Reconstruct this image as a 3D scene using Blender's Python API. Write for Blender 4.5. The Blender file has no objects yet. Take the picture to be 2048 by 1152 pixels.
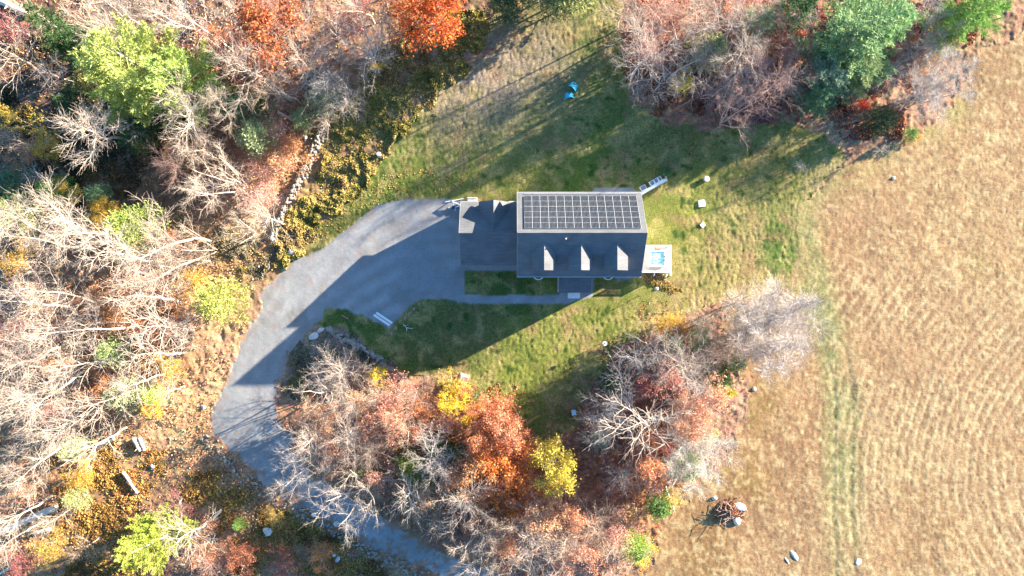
import bpy, bmesh, math, random
import numpy as np
from mathutils import Vector, Matrix
R = math.radians
scene = bpy.context.scene
col = scene.collection

# ------------------------------------------------------------------ camera, light, exposure
CAM_H = 90.0
K = 0.75 / 1024.0                       # metres per photo pixel per metre of depth
cam = bpy.data.cameras.new("camera"); camo = bpy.data.objects.new("camera", cam); col.objects.link(camo)
camo.location = (0, 0, CAM_H); camo.rotation_euler = (0, 0, 0)
cam.sensor_width = 36; cam.lens = 24.0; cam.clip_end = 6000
scene.camera = camo

SUN_EL = R(13.3); SUN_AZ = R(62.8)      # azimuth measured from +Y towards +X
SUND = Vector((math.sin(SUN_AZ) * math.cos(SUN_EL), math.cos(SUN_AZ) * math.cos(SUN_EL), math.sin(SUN_EL)))
world = bpy.data.worlds.new("World"); scene.world = world; world.use_nodes = True
wn = world.node_tree.nodes; wl = world.node_tree.links
bg = wn["Background"]
sky = wn.new("ShaderNodeTexSky"); sky.sky_type = 'NISHITA'; sky.sun_disc = False
sky.sun_elevation = SUN_EL; sky.sun_rotation = SUN_AZ; sky.air_density = 1.0; sky.dust_density = 0.3; sky.ozone_density = 3.0
hsv = wn.new("ShaderNodeHueSaturation"); hsv.inputs["Saturation"].default_value = 1.2
wl.new(sky.outputs[0], hsv.inputs["Color"]); wl.new(hsv.outputs[0], bg.inputs[0]); bg.inputs[1].default_value = 0.081
sun = bpy.data.lights.new("sun", 'SUN'); sun.energy = 5.0; sun.angle = R(0.5); sun.color = (1.0, 0.86, 0.68)
suno = bpy.data.objects.new("sun", sun); col.objects.link(suno)
suno.rotation_euler = (-SUND).to_track_quat('-Z', 'Y').to_euler(); suno.location = (60, 30, 60)
scene.view_settings.view_transform = 'Standard'; scene.view_settings.look = 'None'
scene.view_settings.exposure = 2.66; scene.view_settings.gamma = 1.0
scene.render.resolution_x = 1024; scene.render.resolution_y = 576

# ------------------------------------------------------------------ helpers
def W(px, py, h=0.0):
    """photo pixel on the level h metres above the ground -> world x, y"""
    return ((px - 1024) * (CAM_H - h) * K, (576 - py) * (CAM_H - h) * K)
def V(px, py, h=0.0):
    x, y = W(px, py, h); return Vector((x, y, h))
def lin(c):
    c = np.asarray(c, dtype=float) / 255.0
    return np.where(c <= 0.04045, c / 12.92, ((c + 0.055) / 1.055) ** 2.4)
GAIN = np.array([1.95, 1.95, 1.85])
def A(r, g, b, k=1.0):
    """base colour of a level surface that the low sun shows as (r,g,b)"""
    return np.clip(lin((r, g, b)) / GAIN * k, 0.004, 0.85)

def link(o, parent=None):
    col.objects.link(o)
    if parent is not None: o.parent = parent
    return o
def tag(o, label=None, cat=None, group=None, kind=None):
    if label: o["label"] = label
    if cat: o["category"] = cat
    if group: o["group"] = group
    if kind: o["kind"] = kind
    return o
def empty(name, loc=(0, 0, 0), rz=0.0):
    o = bpy.data.objects.new(name, None); col.objects.link(o)
    o.location = loc; o.rotation_euler = (0, 0, rz); o.empty_display_size = 0.3
    return o
def np_mesh(name, verts, faces, mats, mat_idx=None, colors=None, smooth=False, cattr="Col"):
    """faces: (n,k) int array (all k-gons)"""
    me = bpy.data.meshes.new(name)
    verts = np.asarray(verts, dtype=np.float32); faces = np.asarray(faces, dtype=np.int32)
    n, k = faces.shape
    me.vertices.add(len(verts)); me.vertices.foreach_set("co", verts.ravel())
    me.loops.add(n * k); me.loops.foreach_set("vertex_index", faces.ravel())
    me.polygons.add(n); me.polygons.foreach_set("loop_start", np.arange(0, n * k, k, dtype=np.int32))
    me.polygons.foreach_set("loop_total", np.full(n, k, dtype=np.int32))
    if mat_idx is not None: me.polygons.foreach_set("material_index", np.asarray(mat_idx, dtype=np.int32))
    me.polygons.foreach_set("use_smooth", np.full(n, smooth, dtype=bool))
    for m in mats: me.materials.append(m)
    if colors is not None:
        at = me.color_attributes.new(cattr, 'FLOAT_COLOR', 'POINT')
        c = np.ones((len(verts), 4), dtype=np.float32); c[:, :3] = colors
        at.data.foreach_set("color", c.ravel())
    me.update(calc_edges=True); me.validate()
    return me

class MB:
    """collects simple solids into ONE mesh"""
    def __init__(s): s.bm = bmesh.new()
    def box(s, cx, cy, z0, sx, sy, sz, rz=0.0, bev=0.0):
        r = bmesh.ops.create_cube(s.bm, size=1.0); vs = r['verts']
        bmesh.ops.scale(s.bm, verts=vs, vec=(sx, sy, sz))
        if bev: 
            es = list({e for v in vs for e in v.link_edges})
            q = bmesh.ops.bevel(s.bm, geom=es, offset=bev, segments=2, affect='EDGES', profile=.5)
            vs = list({v for f in q['faces'] for v in f.verts} | {v for v in vs if v.is_valid})
        bmesh.ops.rotate(s.bm, verts=vs, cent=(0, 0, 0), matrix=Matrix.Rotation(rz, 3, 'Z'))
        bmesh.ops.translate(s.bm, verts=vs, vec=(cx, cy, z0 + sz / 2)); return s
    def cyl(s, cx, cy, z0, r1, r2, h, n=16):
        r = bmesh.ops.create_cone(s.bm, cap_ends=True, segments=n, radius1=r1, radius2=r2, depth=h)
        bmesh.ops.translate(s.bm, verts=r['verts'], vec=(cx, cy, z0 + h / 2)); return s
    def bar(s, a, b, w, t=None, n=4):
        a = Vector(a); b = Vector(b); t = t or w; d = b - a
        r = bmesh.ops.create_cone(s.bm, cap_ends=True, segments=n, radius1=w / 2 * (1.414 if n == 4 else 1), radius2=t / 2 * (1.414 if n == 4 else 1), depth=d.length)
        if n == 4: bmesh.ops.rotate(s.bm, verts=r['verts'], cent=(0, 0, 0), matrix=Matrix.Rotation(R(45), 3, 'Z'))
        q = d.to_track_quat('Z', 'Y').to_matrix()
        bmesh.ops.rotate(s.bm, verts=r['verts'], cent=(0, 0, 0), matrix=q)
        bmesh.ops.translate(s.bm, verts=r['verts'], vec=(a + b) / 2); return s
    def poly(s, pts):
        s.bm.faces.new([s.bm.verts.new(p) for p in pts]); return s
    def extrude(s, prof, vec):
        """closed profile (list of 3-D points) swept along vec"""
        vec = Vector(vec); a = [s.bm.verts.new(p) for p in prof]; b = [s.bm.verts.new(Vector(p) + vec) for p in prof]
        n = len(prof)
        s.bm.faces.new(a); s.bm.faces.new(b[::-1])
        for i in range(n): s.bm.faces.new([a[i], b[i], b[(i + 1) % n], a[(i + 1) % n]])
        return s
    def build(s, name, mat, parent=None, smooth=False):
        bmesh.ops.recalc_face_normals(s.bm, faces=s.bm.faces)
        me = bpy.data.meshes.new(name); s.bm.to_mesh(me); s.bm.free()
        me.materials.append(mat)
        if smooth: me.polygons.foreach_set("use_smooth", np.ones(len(me.polygons), dtype=bool))
        return link(bpy.data.objects.new(name, me), parent)

# ------------------------------------------------------------------ materials
def newmat(name):
    m = bpy.data.materials.new(name); m.use_nodes = True
    return m, m.node_tree.nodes, m.node_tree.links, m.node_tree.nodes["Principled BSDF"]
def mixrgb(n, l, fac, a, b, mode='MULTIPLY'):
    x = n.new("ShaderNodeMix"); x.data_type = 'RGBA'; x.blend_type = mode
    for sock, v in ((0, fac), (6, a), (7, b)):
        if hasattr(v, 'links'): l.new(v, x.inputs[sock])
        elif isinstance(v, (int, float)): x.inputs[sock].default_value = v
        else: x.inputs[sock].default_value = (*v, 1) if len(v) == 3 else v
    return x.outputs[2]
def noise(n, l, scale, detail=4, rough=.6, vec=None):
    t = n.new("ShaderNodeTexNoise"); t.inputs["Scale"].default_value = scale
    t.inputs["Detail"].default_value = detail; t.inputs["Roughness"].default_value = rough
    if vec is not None: l.new(vec, t.inputs["Vector"])
    return t.outputs["Fac"]
def ramp(n, l, fac, stops):
    r = n.new("ShaderNodeValToRGB"); e = r.color_ramp.elements
    while len(e) < len(stops): e.new(.5)
    for i, (p, c) in enumerate(stops):
        e[i].position = p; e[i].color = (c, c, c, 1) if isinstance(c, (int, float)) else (*c, 1)
    l.new(fac, r.inputs[0]); return r.outputs[0]
def simple(name, c, rough=.6, var=.2, scale=6.0, metal=0.0, bump=0.0):
    m, n, l, b = newmat(name)
    tc = n.new("ShaderNodeTexCoord").outputs["Object"]
    f = ramp(n, l, noise(n, l, scale, vec=tc), [(.3, 1 - var), (.7, 1 + var * .4)])
    l.new(mixrgb(n, l, 1.0, c, f), b.inputs["Base Color"])
    b.inputs["Roughness"].default_value = rough; b.inputs["Metallic"].default_value = metal
    if bump:
        bp = n.new("ShaderNodeBump"); bp.inputs["Strength"].default_value = bump; bp.inputs["Distance"].default_value = .02
        l.new(noise(n, l, scale * 4, vec=tc), bp.inputs["Height"]); l.new(bp.outputs[0], b.inputs["Normal"])
    return m
def attr_mat(name, scales, var, rough=.9, spec=.15):
    """vertex colour (the real ground cover there) broken up by fine procedural noise"""
    m, n, l, b = newmat(name)
    at = n.new("ShaderNodeAttribute"); at.attribute_name = "Col"
    tc = n.new("ShaderNodeTexCoord").outputs["Object"]
    c = at.outputs["Color"]
    for s, v in zip(scales, var):
        f = ramp(n, l, noise(n, l, s, 3, .65, tc), [(.32, 1 - v), (.68, 1 + v * .75)])
        c = mixrgb(n, l, 1.0, c, f)
    l.new(c, b.inputs["Base Color"]); b.inputs["Roughness"].default_value = rough
    b.inputs["Specular IOR Level"].default_value = spec
    return m
def foliage(name, var=.5, trans=.3, rough=.7, hue=0.02):
    """leaf colour = the object's own colour, varied leaf by leaf"""
    m, n, l, b = newmat(name)
    oi = n.new("ShaderNodeObjectInfo")
    at = n.new("ShaderNodeAttribute"); at.attribute_name = "Leaf"
    f = ramp(n, l, at.outputs["Fac"], [(0, 1 - var), (1, 1 + var)])
    c = mixrgb(n, l, 1.0, oi.outputs["Color"], f)
    hs = n.new("ShaderNodeHueSaturation"); mp = n.new("ShaderNodeMapRange")
    sep = n.new("ShaderNodeSeparateColor"); l.new(at.outputs["Color"], sep.inputs[0])
    l.new(sep.outputs[1], mp.inputs[0]); mp.inputs[3].default_value = .5 - hue; mp.inputs[4].default_value = .5 + hue
    l.new(mp.outputs[0], hs.inputs["Hue"]); l.new(c, hs.inputs["Color"]); c = hs.outputs[0]
    l.new(c, b.inputs["Base Color"]); b.inputs["Roughness"].default_value = rough
    b.inputs["Specular IOR Level"].default_value = .2
    tr = n.new("ShaderNodeBsdfTranslucent"); l.new(c, tr.inputs[0])
    mx = n.new("ShaderNodeMixShader"); mx.inputs[0].default_value = trans
    l.new(b.outputs[0], mx.inputs[1]); l.new(tr.outputs[0], mx.inputs[2]); l.new(mx.outputs[0], n["Material Output"].inputs[0])
    return m
def bark(name):
    m, n, l, b = newmat(name)
    oi = n.new("ShaderNodeObjectInfo"); tc = n.new("ShaderNodeTexCoord").outputs["Object"]
    f = ramp(n, l, noise(n, l, 3.0, 4, .6, tc), [(.3, .6), (.7, 1.15)])
    l.new(mixrgb(n, l, 1.0, oi.outputs["Color"], f), b.inputs["Base Color"]); b.inputs["Roughness"].default_value = .85
    b.inputs["Specular IOR Level"].default_value = .15
    return m
M = {}
M['bark'] = bark("tree bark"); M['leaf'] = foliage("broad leaves", .45, .3); M['needle'] = foliage("pine needles", .4, .22, hue=.012)
M['ground'] = attr_mat("woodland floor", (1.1, 5.0, 14.0), (.28, .42, .38))
M['lawn'] = attr_mat("mown lawn", (.35, 2.2, 6.0), (.12, .25, .48))
M['field'] = attr_mat("stubble field", (.3, 2.6, 6.5), (.05, .14, .40))
M['gravel'] = attr_mat("crushed gravel", (.4, 4.0, 16.0), (.08, .10, .20))
M['litter'] = attr_mat("scattered leaves", (6.0,), (.3,))
M['stone'] = simple("field stone", (.30, .27, .23), .85, .45, 2.0, bump=.6)
M['pale_stone'] = simple("pale boulder", (.58, .56, .52), .85, .3, 3.0, bump=.5)
M['white'] = simple("white vinyl", (.78, .78, .76), .45, .08, 2.0)
M['deck'] = simple("weathered deck boards", (.56, .54, .50), .7, .2, 3.0)
M['trim'] = simple("grey roof trim", (.34, .35, .36), .6, .06)
M['siding'] = simple("pale grey siding", (.55, .56, .56), .6, .06, 1.0)
M['dark'] = simple("dark rubber", (.015, .016, .02), .6, .2)
M['glass'] = simple("window glass", (.03, .04, .05), .08, .1)
M['concrete'] = simple("concrete", (.42, .41, .39), .85, .2, 4.0, bump=.3)
M['metal_green'] = simple("pale green cabinet paint", (.30, .36, .31), .5, .12, 2.0)
M['blue'] = simple("blue nylon", (.02, .42, .62), .5, .15, 3.0)
M['wood'] = simple("split firewood", (.62, .54, .45), .8, .25, 3.0, bump=.4)
M['redbrick'] = simple("faded red brick", (.42, .22, .19), .85, .3, 8.0)
M['alu'] = simple("aluminium frame", (.42, .43, .44), .35, .05)
M['rim'] = simple("acrylic tub shell", (.80, .82, .82), .25, .04)
M['cover'] = simple("brown vinyl cover", (.30, .23, .18), .55, .15)
M['tray_grey'] = simple("grey tray filling", (.22, .25, .30), .8, .3, 6.0)

def shingle_mat():
    m, n, l, b = newmat("asphalt shingles")
    g = n.new("ShaderNodeNewGeometry"); tc = n.new("ShaderNodeTexCoord").outputs["Object"]
    br = n.new("ShaderNodeTexBrick"); br.inputs["Scale"].default_value = 1.0; br.inputs["Brick Width"].default_value = .9
    br.inputs["Row Height"].default_value = .14; br.inputs["Mortar Size"].default_value = .012
    br.inputs["Color1"].default_value = (.138, .146, .158, 1); br.inputs["Color2"].default_value = (.112, .119, .130, 1)
    br.inputs["Mortar"].default_value = (.085, .086, .09, 1); l.new(tc, br.inputs["Vector"])
    f = ramp(n, l, noise(n, l, 30, 2, .7, tc), [(.3, .8), (.7, 1.2)])
    f2 = ramp(n, l, noise(n, l, .5, 3, .6, tc), [(.3, .80), (.7, 1.12)])
    l.new(mixrgb(n, l, 1.0, mixrgb(n, l, 1.0, br.outputs[0], f), f2), b.inputs["Base Color"]); b.inputs["Roughness"].default_value = .85
    b.inputs["Specular IOR Level"].default_value = .25
    return m
M['shingle'] = shingle_mat()
def cell_mat():
    m, n, l, b = newmat("solar cells"); b.inputs["Base Color"].default_value = (.016, .015, .019, 1)
    b.inputs["Roughness"].default_value = .35; return m
M['cell'] = cell_mat()
def water_mat():
    m, n, l, b = newmat("tub water"); tc = n.new("ShaderNodeTexCoord").outputs["Object"]
    f = noise(n, l, 3.5, 3, .6, tc)
    r = n.new("ShaderNodeValToRGB"); r.color_ramp.elements[0].position = .38; r.color_ramp.elements[0].color = (.16, .52, .64, 1)
    r.color_ramp.elements[1].position = .62; r.color_ramp.elements[1].color = (.45, .68, .72, 1); l.new(f, r.inputs[0])
    l.new(r.outputs[0], b.inputs["Base Color"]); b.inputs["Roughness"].default_value = .06; return m
M['water'] = water_mat()

# ------------------------------------------------------------------ ground sheet: heights, zones, ground cover
rng = np.random.default_rng(7)
_lat = rng.random((256, 256))
def vnoise(x, y, s, off=0.0):
    u = x / s + off * 17.3 + 1000; v = y / s + off * 9.1 + 1000
    iu = np.floor(u).astype(int); iv = np.floor(v).astype(int); fu = u - iu; fv = v - iv
    fu = fu * fu * (3 - 2 * fu); fv = fv * fv * (3 - 2 * fv)
    a = _lat[iu % 256, iv % 256]; b = _lat[(iu + 1) % 256, iv % 256]; c = _lat[iu % 256, (iv + 1) % 256]; d = _lat[(iu + 1) % 256, (iv + 1) % 256]
    return (a * (1 - fu) + b * fu) * (1 - fv) + (c * (1 - fu) + d * fu) * fv
def fbm(x, y, s, o=3, off=0.0):
    t = 0; w = 1; ws = 0
    for i in range(o): t = t + w * vnoise(x, y, s / 2 ** i, off + i); ws += w; w *= .55
    return t / ws
def inside(px, py, poly):
    c = np.zeros(px.shape, dtype=bool); n = len(poly)
    for i in range(n):
        x1, y1 = poly[i]; x2, y2 = poly[(i + 1) % n]
        if y1 == y2: continue
        k = ((y1 > py) != (y2 > py)) & (px < (x2 - x1) * (py - y1) / (y2 - y1) + x1)
        c ^= k
    return c
def pdist(px, py, line):
    best = np.full(px.shape, 1e9)
    for (x1, y1), (x2, y2) in zip(line, line[1:]):
        dx, dy = x2 - x1, y2 - y1; t = np.clip(((px - x1) * dx + (py - y1) * dy) / (dx * dx + dy * dy), 0, 1)
        best = np.minimum(best, np.hypot(px - x1 - t * dx, py - y1 - t * dy))
    return best

def sstep(x, a, b): t = np.clip((x - a) / (b - a), 0, 1); return t * t * (3 - 2 * t)
DRIVE = [(940, 400), (860, 398), (800, 400), (752, 410), (705, 452), (640, 500), (590, 520), (538, 560), (503, 640), (478, 700), (452, 770), (422, 825), (424, 868),
         (475, 912), (500, 940), (560, 988), (640, 1040), (740, 1090), (850, 1136), (930, 1180), (1100, 1260), (1300, 1330), (1330, 1270), (1120, 1190), (1000, 1150), (930, 1128), (880, 1106), (800, 1058),
         (740, 1018), (670, 978), (622, 946), (585, 890), (558, 830), (553, 790), (560, 740), (588, 692), (625, 662), (648, 622), (690, 617), (740, 640), (780, 657), (828, 604), (862, 596), (930, 606), (930, 541), (940, 530)]
PATHS = [[(929, 590), (1120, 590), (1120, 555), (1190, 555), (1186, 592), (1130, 608), (929, 607)], [(925, 525), (1045, 525), (1045, 542), (929, 542)],
         [(1188, 376), (1262, 376), (1275, 384), (1275, 400), (1180, 400)], [(1225, 545), (1262, 545), (1262, 560), (1235, 561)]]
LAWN = [(985, -60), (1260, -60), (1236, 60), (1262, 200), (1330, 245), (1420, 262), (1560, 244), (1640, 270), (1700, 320), (1640, 370), (1600, 410), (1590, 560), (1535, 590), (1440, 605),
        (1340, 645), (1240, 690), (1180, 780), (1150, 860), (1090, 880), (1030, 840), (960, 775), (880, 745), (800, 748), (740, 700), (690, 660), (625, 650), (600, 600), (540, 560), (575, 520), (650, 440), (720, 340), (780, 265), (850, 195), (940, 130), (985, 60)]
FIELD = [(2100, 40), (1960, 110), (1900, 215), (1820, 275), (1705, 325), (1640, 375), (1600, 410), (1588, 560), (1530, 590), (1440, 610), (1460, 700), (1500, 760), (1490, 850), (1440, 930), (1330, 1040), (1290, 1160), (1270, 1500),
         (9000, 9000), (60000, 9000), (60000, -3000), (2300, -50)]
S0 = CAM_H * K
def axis(lim, st):
    a = list(np.arange(-lim, lim + st / 2, st)); e = st; hi = lim; lo = -lim
    while hi < 2500:
        e *= 1.35; hi += e; lo -= e; a.append(hi); a.insert(0, lo)
    return np.array(a)
gx = axis(71.0, .15); gy = axis(41.0, .15)
GX, GY = np.meshgrid(gx, gy)
PX = GX / S0 + 1024; PY = 576 - GY / S0
j1 = (fbm(GX, GY, 1.6, 4, 3) - .5); j2 = (fbm(GX, GY, 1.6, 4, 5) - .5)
JX = PX + j1 * 26; JY = PY + j2 * 26
je = 9 + 22 * sstep(PY, 480, 620) * (1 - sstep(PX, 700, 800)); in_drive = inside(PX + j1 * je, PY + j2 * je, DRIVE)
in_path = np.zeros(PX.shape, bool)
for p in PATHS: in_path |= inside(PX + j1 * 5, PY + j2 * 5, p)
in_lawn = inside(JX, JY, LAWN); in_field = inside(PX + j1 * 40, PY + j2 * 40, FIELD) & ~in_lawn
zone = np.zeros(PX.shape, int)                      # 0 woodland, 1 lawn, 2 field, 3 driveway, 4 path
zone[in_field] = 2; zone[in_lawn] = 1; zone[in_drive] = 3; zone[in_path] = 4
zone[inside(PX, PY, [(929, 542), (1118, 542), (1118, 590), (929, 590)])] = 1

def blobs(base, lst, jit=30):
    """weighted patches of ground cover: (px, py, radius, (r,g,b))"""
    a = fbm(GX, GY, 5.0, 4, 11); b2 = fbm(GX, GY, 5.0, 4, 12)
    X = PX + (a - .5) * jit * 4; Y = PY + (b2 - .5) * jit * 4
    acc = np.zeros(PX.shape + (3,)) + np.array(A(*base)) * .35; w = np.full(PX.shape, .35)
    for (x, y, r, c) in lst:
        g = np.exp(-(((X - x) ** 2 + (Y - y) ** 2) / (r * r)) * 1.2)
        acc += g[..., None] * A(*c); w += g
    return acc / w[..., None]
def mixc(c, col2, f): return c * (1 - f[..., None]) + np.array(col2) * f[..., None]

wood = blobs((200, 140, 95), [
    (60, 60, 110, (120, 80, 70)), (250, 40, 120, (105, 85, 85)), (400, 60, 90, (130, 85, 80)), (150, 230, 120, (110, 90, 85)), (90, 330, 90, (150, 110, 80)), (330, 330, 90, (100, 90, 80)),
    (520, 240, 60, (225, 150, 110)), (500, 330, 60, (240, 165, 115)), (530, 410, 60, (245, 190, 140)), (440, 350, 70, (200, 130, 100)), (420, 300, 50, (190, 100, 70)),
    (560, 480, 50, (190, 150, 70)), (660, 330, 60, (175, 150, 80)), (620, 400, 50, (185, 160, 85)), (720, 230, 70, (165, 140, 80)), (830, 110, 90, (160, 135, 85)), (950, 40, 70, (120, 105, 75)),
    (330, 430, 60, (140, 110, 75)), (450, 480, 60, (190, 150, 85)), (100, 450, 90, (180, 145, 105)), (100, 600, 120, (190, 140, 100)), (230, 620, 70, (225, 130, 75)), (300, 650, 60, (220, 135, 85)), (20, 700, 60, (205, 110, 85)),
    (370, 620, 60, (225, 180, 125)), (480, 560, 50, (205, 165, 110)), (500, 600, 40, (190, 155, 110)), (440, 700, 70, (240, 190, 130)), (400, 790, 70, (245, 195, 115)), (330, 830, 60, (245, 200, 130)), (440, 880, 60, (215, 160, 105)), (280, 900, 60, (235, 185, 125)),
    (150, 850, 90, (200, 150, 90)), (40, 920, 80, (235, 160, 90)), (220, 1000, 90, (165, 120, 60)), (120, 1100, 80, (215, 160, 90)), (330, 960, 70, (180, 140, 80)), (430, 950, 60, (170, 125, 80)), (430, 1080, 80, (215, 140, 100)), (330, 1100, 60, (190, 120, 85)),
    (560, 1070, 80, (205, 145, 95)), (680, 1130, 70, (190, 130, 90)), (520, 1000, 50, (180, 135, 90)), (610, 900, 40, (205, 150, 105)), (620, 730, 60, (175, 160, 145)), (690, 690, 40, (150, 140, 130)), (600, 800, 30, (205, 160, 110)),
    (720, 850, 80, (210, 135, 95)), (800, 800, 60, (220, 150, 110)), (870, 760, 40, (200, 170, 105)), (840, 950, 70, (150, 105, 75)), (980, 950, 110, (220, 120, 75)), (900, 1050, 60, (170, 100, 70)), (1050, 1080, 90, (215, 145, 110)), (1200, 1080, 80, (225, 165, 125)),
    (1180, 900, 60, (130, 80, 65)), (1260, 780, 70, (150, 110, 90)), (1290, 900, 80, (175, 90, 60)), (1350, 760, 60, (180, 120, 95)), (1400, 680, 60, (215, 170, 135)), (1450, 790, 50, (240, 190, 145)), (1330, 990, 50, (200, 150, 80)), (1380, 870, 60, (190, 120, 95)),
    (1320, 650, 50, (190, 140, 90)), (1290, 90, 70, (150, 110, 95)), (1370, 60, 90, (190, 110, 80)), (1480, 60, 90, (205, 110, 75)), (1560, 90, 80, (200, 105, 75)), (1440, 180, 80, (145, 85, 75)), (1540, 200, 60, (120, 80, 75)), (1620, 60, 70, (150, 80, 70)),
    (1690, 200, 70, (235, 180, 130)), (1610, 220, 40, (215, 180, 115)), (1780, 190, 60, (225, 175, 130)), (1850, 100, 70, (200, 155, 115)), (1950, 60, 60, (180, 150, 95)), (1780, 290, 40, (190, 150, 110))])
spk = fbm(GX, GY, .5, 3, 21)
wood = mixc(wood, A(235, 185, 110), sstep(spk, .60, .75) * .55); wood = wood * (0.75 + .5 * fbm(GX, GY, 2.2, 4, 22))[..., None] / 1.0
_l = wood.mean(-1, keepdims=True) * np.array([1.2, 1.0, .80]); wood = (wood * .68 + _l * .32) * 1.15
# colour speckle of fallen leaves
hs = vnoise(GX, GY, .35, 23); wood[..., 0] *= .85 + .3 * hs; wood[..., 1] *= .78 + .42 * vnoise(GX, GY, .4, 24)

lawn = 0.88 * blobs((156, 160, 80), [
    (1000, 150, 110, (190, 168, 142)), (920, 200, 80, (190, 168, 135)), (1080, 90, 80, (175, 155, 132)), (880, 110, 60, (165, 150, 95)), (1180, 90, 60, (110, 125, 60)), (1040, 30, 60, (130, 130, 75)), (1150, 10, 50, (140, 135, 85)),
    (760, 330, 60, (115, 150, 62)), (690, 400, 40, (120, 155, 65)), (860, 330, 60, (150, 160, 75)), (960, 320, 80, (165, 170, 85)), (1100, 250, 90, (150, 155, 85)), (1240, 270, 70, (125, 145, 75)), (1180, 350, 60, (115, 150, 60)),
    (1330, 300, 60, (155, 150, 95)), (1450, 300, 60, (165, 160, 90)), (1560, 270, 60, (185, 175, 100)), (1360, 420, 60, (170, 175, 80)), (1480, 450, 60, (195, 180, 115)), (1420, 540, 60, (205, 185, 115)), (1510, 540, 50, (215, 190, 125)),
    (1480, 400, 50, (185, 175, 100)), (1568, 465, 36, (62, 130, 32)), (1560, 510, 36, (85, 145, 48)), (1570, 440, 26, (62, 130, 32)), (1620, 350, 40, (165, 165, 85)), (1250, 600, 60, (155, 170, 70)), (1200, 690, 80, (165, 170, 80)), (1060, 740, 80, (160, 170, 75)), (1100, 660, 60, (170, 175, 85)),
    (1000, 800, 60, (150, 165, 70)), (860, 680, 70, (125, 130, 80)), (960, 650, 60, (135, 135, 85)), (780, 690, 50, (95, 130, 60)), (700, 640, 40, (90, 125, 60)), (1020, 565, 50, (75, 120, 50)), (1170, 800, 50, (150, 125, 80)), (1300, 640, 40, (195, 175, 90)),
    (590, 470, 50, (190, 165, 90)), (650, 420, 50, (185, 170, 90)), (700, 330, 40, (175, 160, 85)), (600, 560, 30, (170, 155, 120))], 22)
worn = np.exp(-(((PX - 985 + (PY - 150) * .5) / 120) ** 2 + ((PY - 150) / 85) ** 2)) ; m1 = fbm(GX, GY, 1.3, 5, 31); m2 = fbm(GX, GY * .7 + GX * .3, 5.0, 3, 32)
lawn = mixc(lawn, A(208, 190, 120), sstep(m1, .48, .68) * .6); lawn = mixc(lawn, A(92, 128, 50), sstep(1 - m1, .55, .72) * .40 * (.4 + m2) * (1 - worn)); lawn = mixc(lawn, A(192, 172, 148), worn * sstep(fbm(GX, GY, 1.8, 4, 36), .30, .60) * .75)
brn = sstep(fbm(GX, GY, 2.4, 4, 33), .60, .74) * .5; lawn = mixc(lawn, A(190, 150, 110), brn * sstep(PX, 700, 900))
dots = sstep(fbm(GX, GY, 1.1, 2, 35), .74, .80); lawn = mixc(lawn, A(58, 100, 38), dots * .8 * (1 - worn))
wheel = np.abs(pdist(PX, PY, [(960, 240), (1100, 330), (1180, 372)]) - 8) < 2.2
lawn[wheel & in_lawn] *= 1.12

field = np.array([.74, .69, .63]) * blobs((232, 195, 145), [
    (1750, 430, 80, (215, 180, 135)), (1900, 400, 120, (238, 205, 150)), (1680, 600, 80, (215, 175, 130)), (1850, 650, 120, (225, 188, 140)), (2000, 550, 90, (240, 205, 145)), (2000, 800, 120, (232, 195, 145)), (1800, 900, 90, (240, 210, 155)),
    (1600, 900, 70, (215, 175, 130)), (1550, 1050, 80, (215, 178, 132)), (1420, 1080, 60, (200, 160, 105)), (1850, 1080, 100, (225, 188, 135)), (1480, 960, 50, (190, 160, 90)), (1520, 830, 36, (160, 145, 60)), (1540, 760, 25, (165, 150, 60)), (1460, 1010, 30, (200, 150, 115)),
    (1720, 350, 40, (225, 190, 130)), (1900, 160, 50, (200, 165, 115)), (2000, 130, 50, (190, 160, 115)), (1480, 660, 50, (220, 185, 150)), (1540, 720, 30, (215, 180, 140)), (1620, 500, 30, (235, 205, 140)), (1780, 385, 12, (190, 140, 60)), (1740, 370, 10, (190, 140, 60)), (1960, 520, 30, (205, 190, 110)), (1400, 1130, 60, (200, 165, 110))], 18)
TRACK = [(1600, 380), (1600, 470), (1620, 560), (1648, 640), (1676, 720), (1688, 800), (1686, 900), (1684, 1000), (1690, 1100), (1694, 1300)]
td = pdist(PX, PY, TRACK) + (fbm(GX, GY, 1.5, 3, 41) - .5) * 18
tg = sstep(-td, -58, -14) * (1 - .5 * sstep(PY, 900, 1100)); field = mixc(field, A(160, 168, 105), tg * .9)
td0 = pdist(PX, PY, TRACK)
rut = np.exp(-((td0 - 18) / 4.5) ** 2) * (.3 + .9 * fbm(GX, GY, .8, 3, 42)) * sstep(PY, 600, 760)
field = mixc(field, A(120, 125, 78), np.clip(rut * .5, 0, 1))
rad = np.hypot(PX - 2300, (PY - 950)); ang = np.arctan2(PY - 950, PX - 2300)
rad = rad + (fbm(GX, GY, 12, 2, 43) - .5) * 30 + (fbm(GX, GY, 1.0, 2, 47) - .5) * 2.5
row = (np.sin(rad / 19 * 2 * np.pi) * .5 + .5) ** 3 * (.45 + 1.1 * fbm(GX, GY, 2.0, 3, 48)); rowm = sstep(fbm(GX, GY, 6, 3, 44), .28, .52) * sstep(rad, 100, 200) * sstep(PX, 1600, 1720) * sstep(PY, 480, 620)
fine = np.sin(rad / 6.2 * 2 * np.pi) * .5 + .5
field = mixc(field, A(250, 228, 172), row * rowm * .5)
row2 = (np.sin(rad / 19 * 2 * np.pi + 2.0) * .5 + .5) ** 4 * (.3 + 1.4 * fbm(GX, GY, 1.6, 3, 49))
field = mixc(field, A(165, 130, 92), row2 * rowm * .34)
fs = fbm(GX, GY, .55, 3, 45); field = mixc(field, A(252, 225, 165), sstep(fs, .52, .72) * .6); field = mixc(field, A(165, 125, 92), sstep(1 - fs, .56, .74) * .6)
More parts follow.
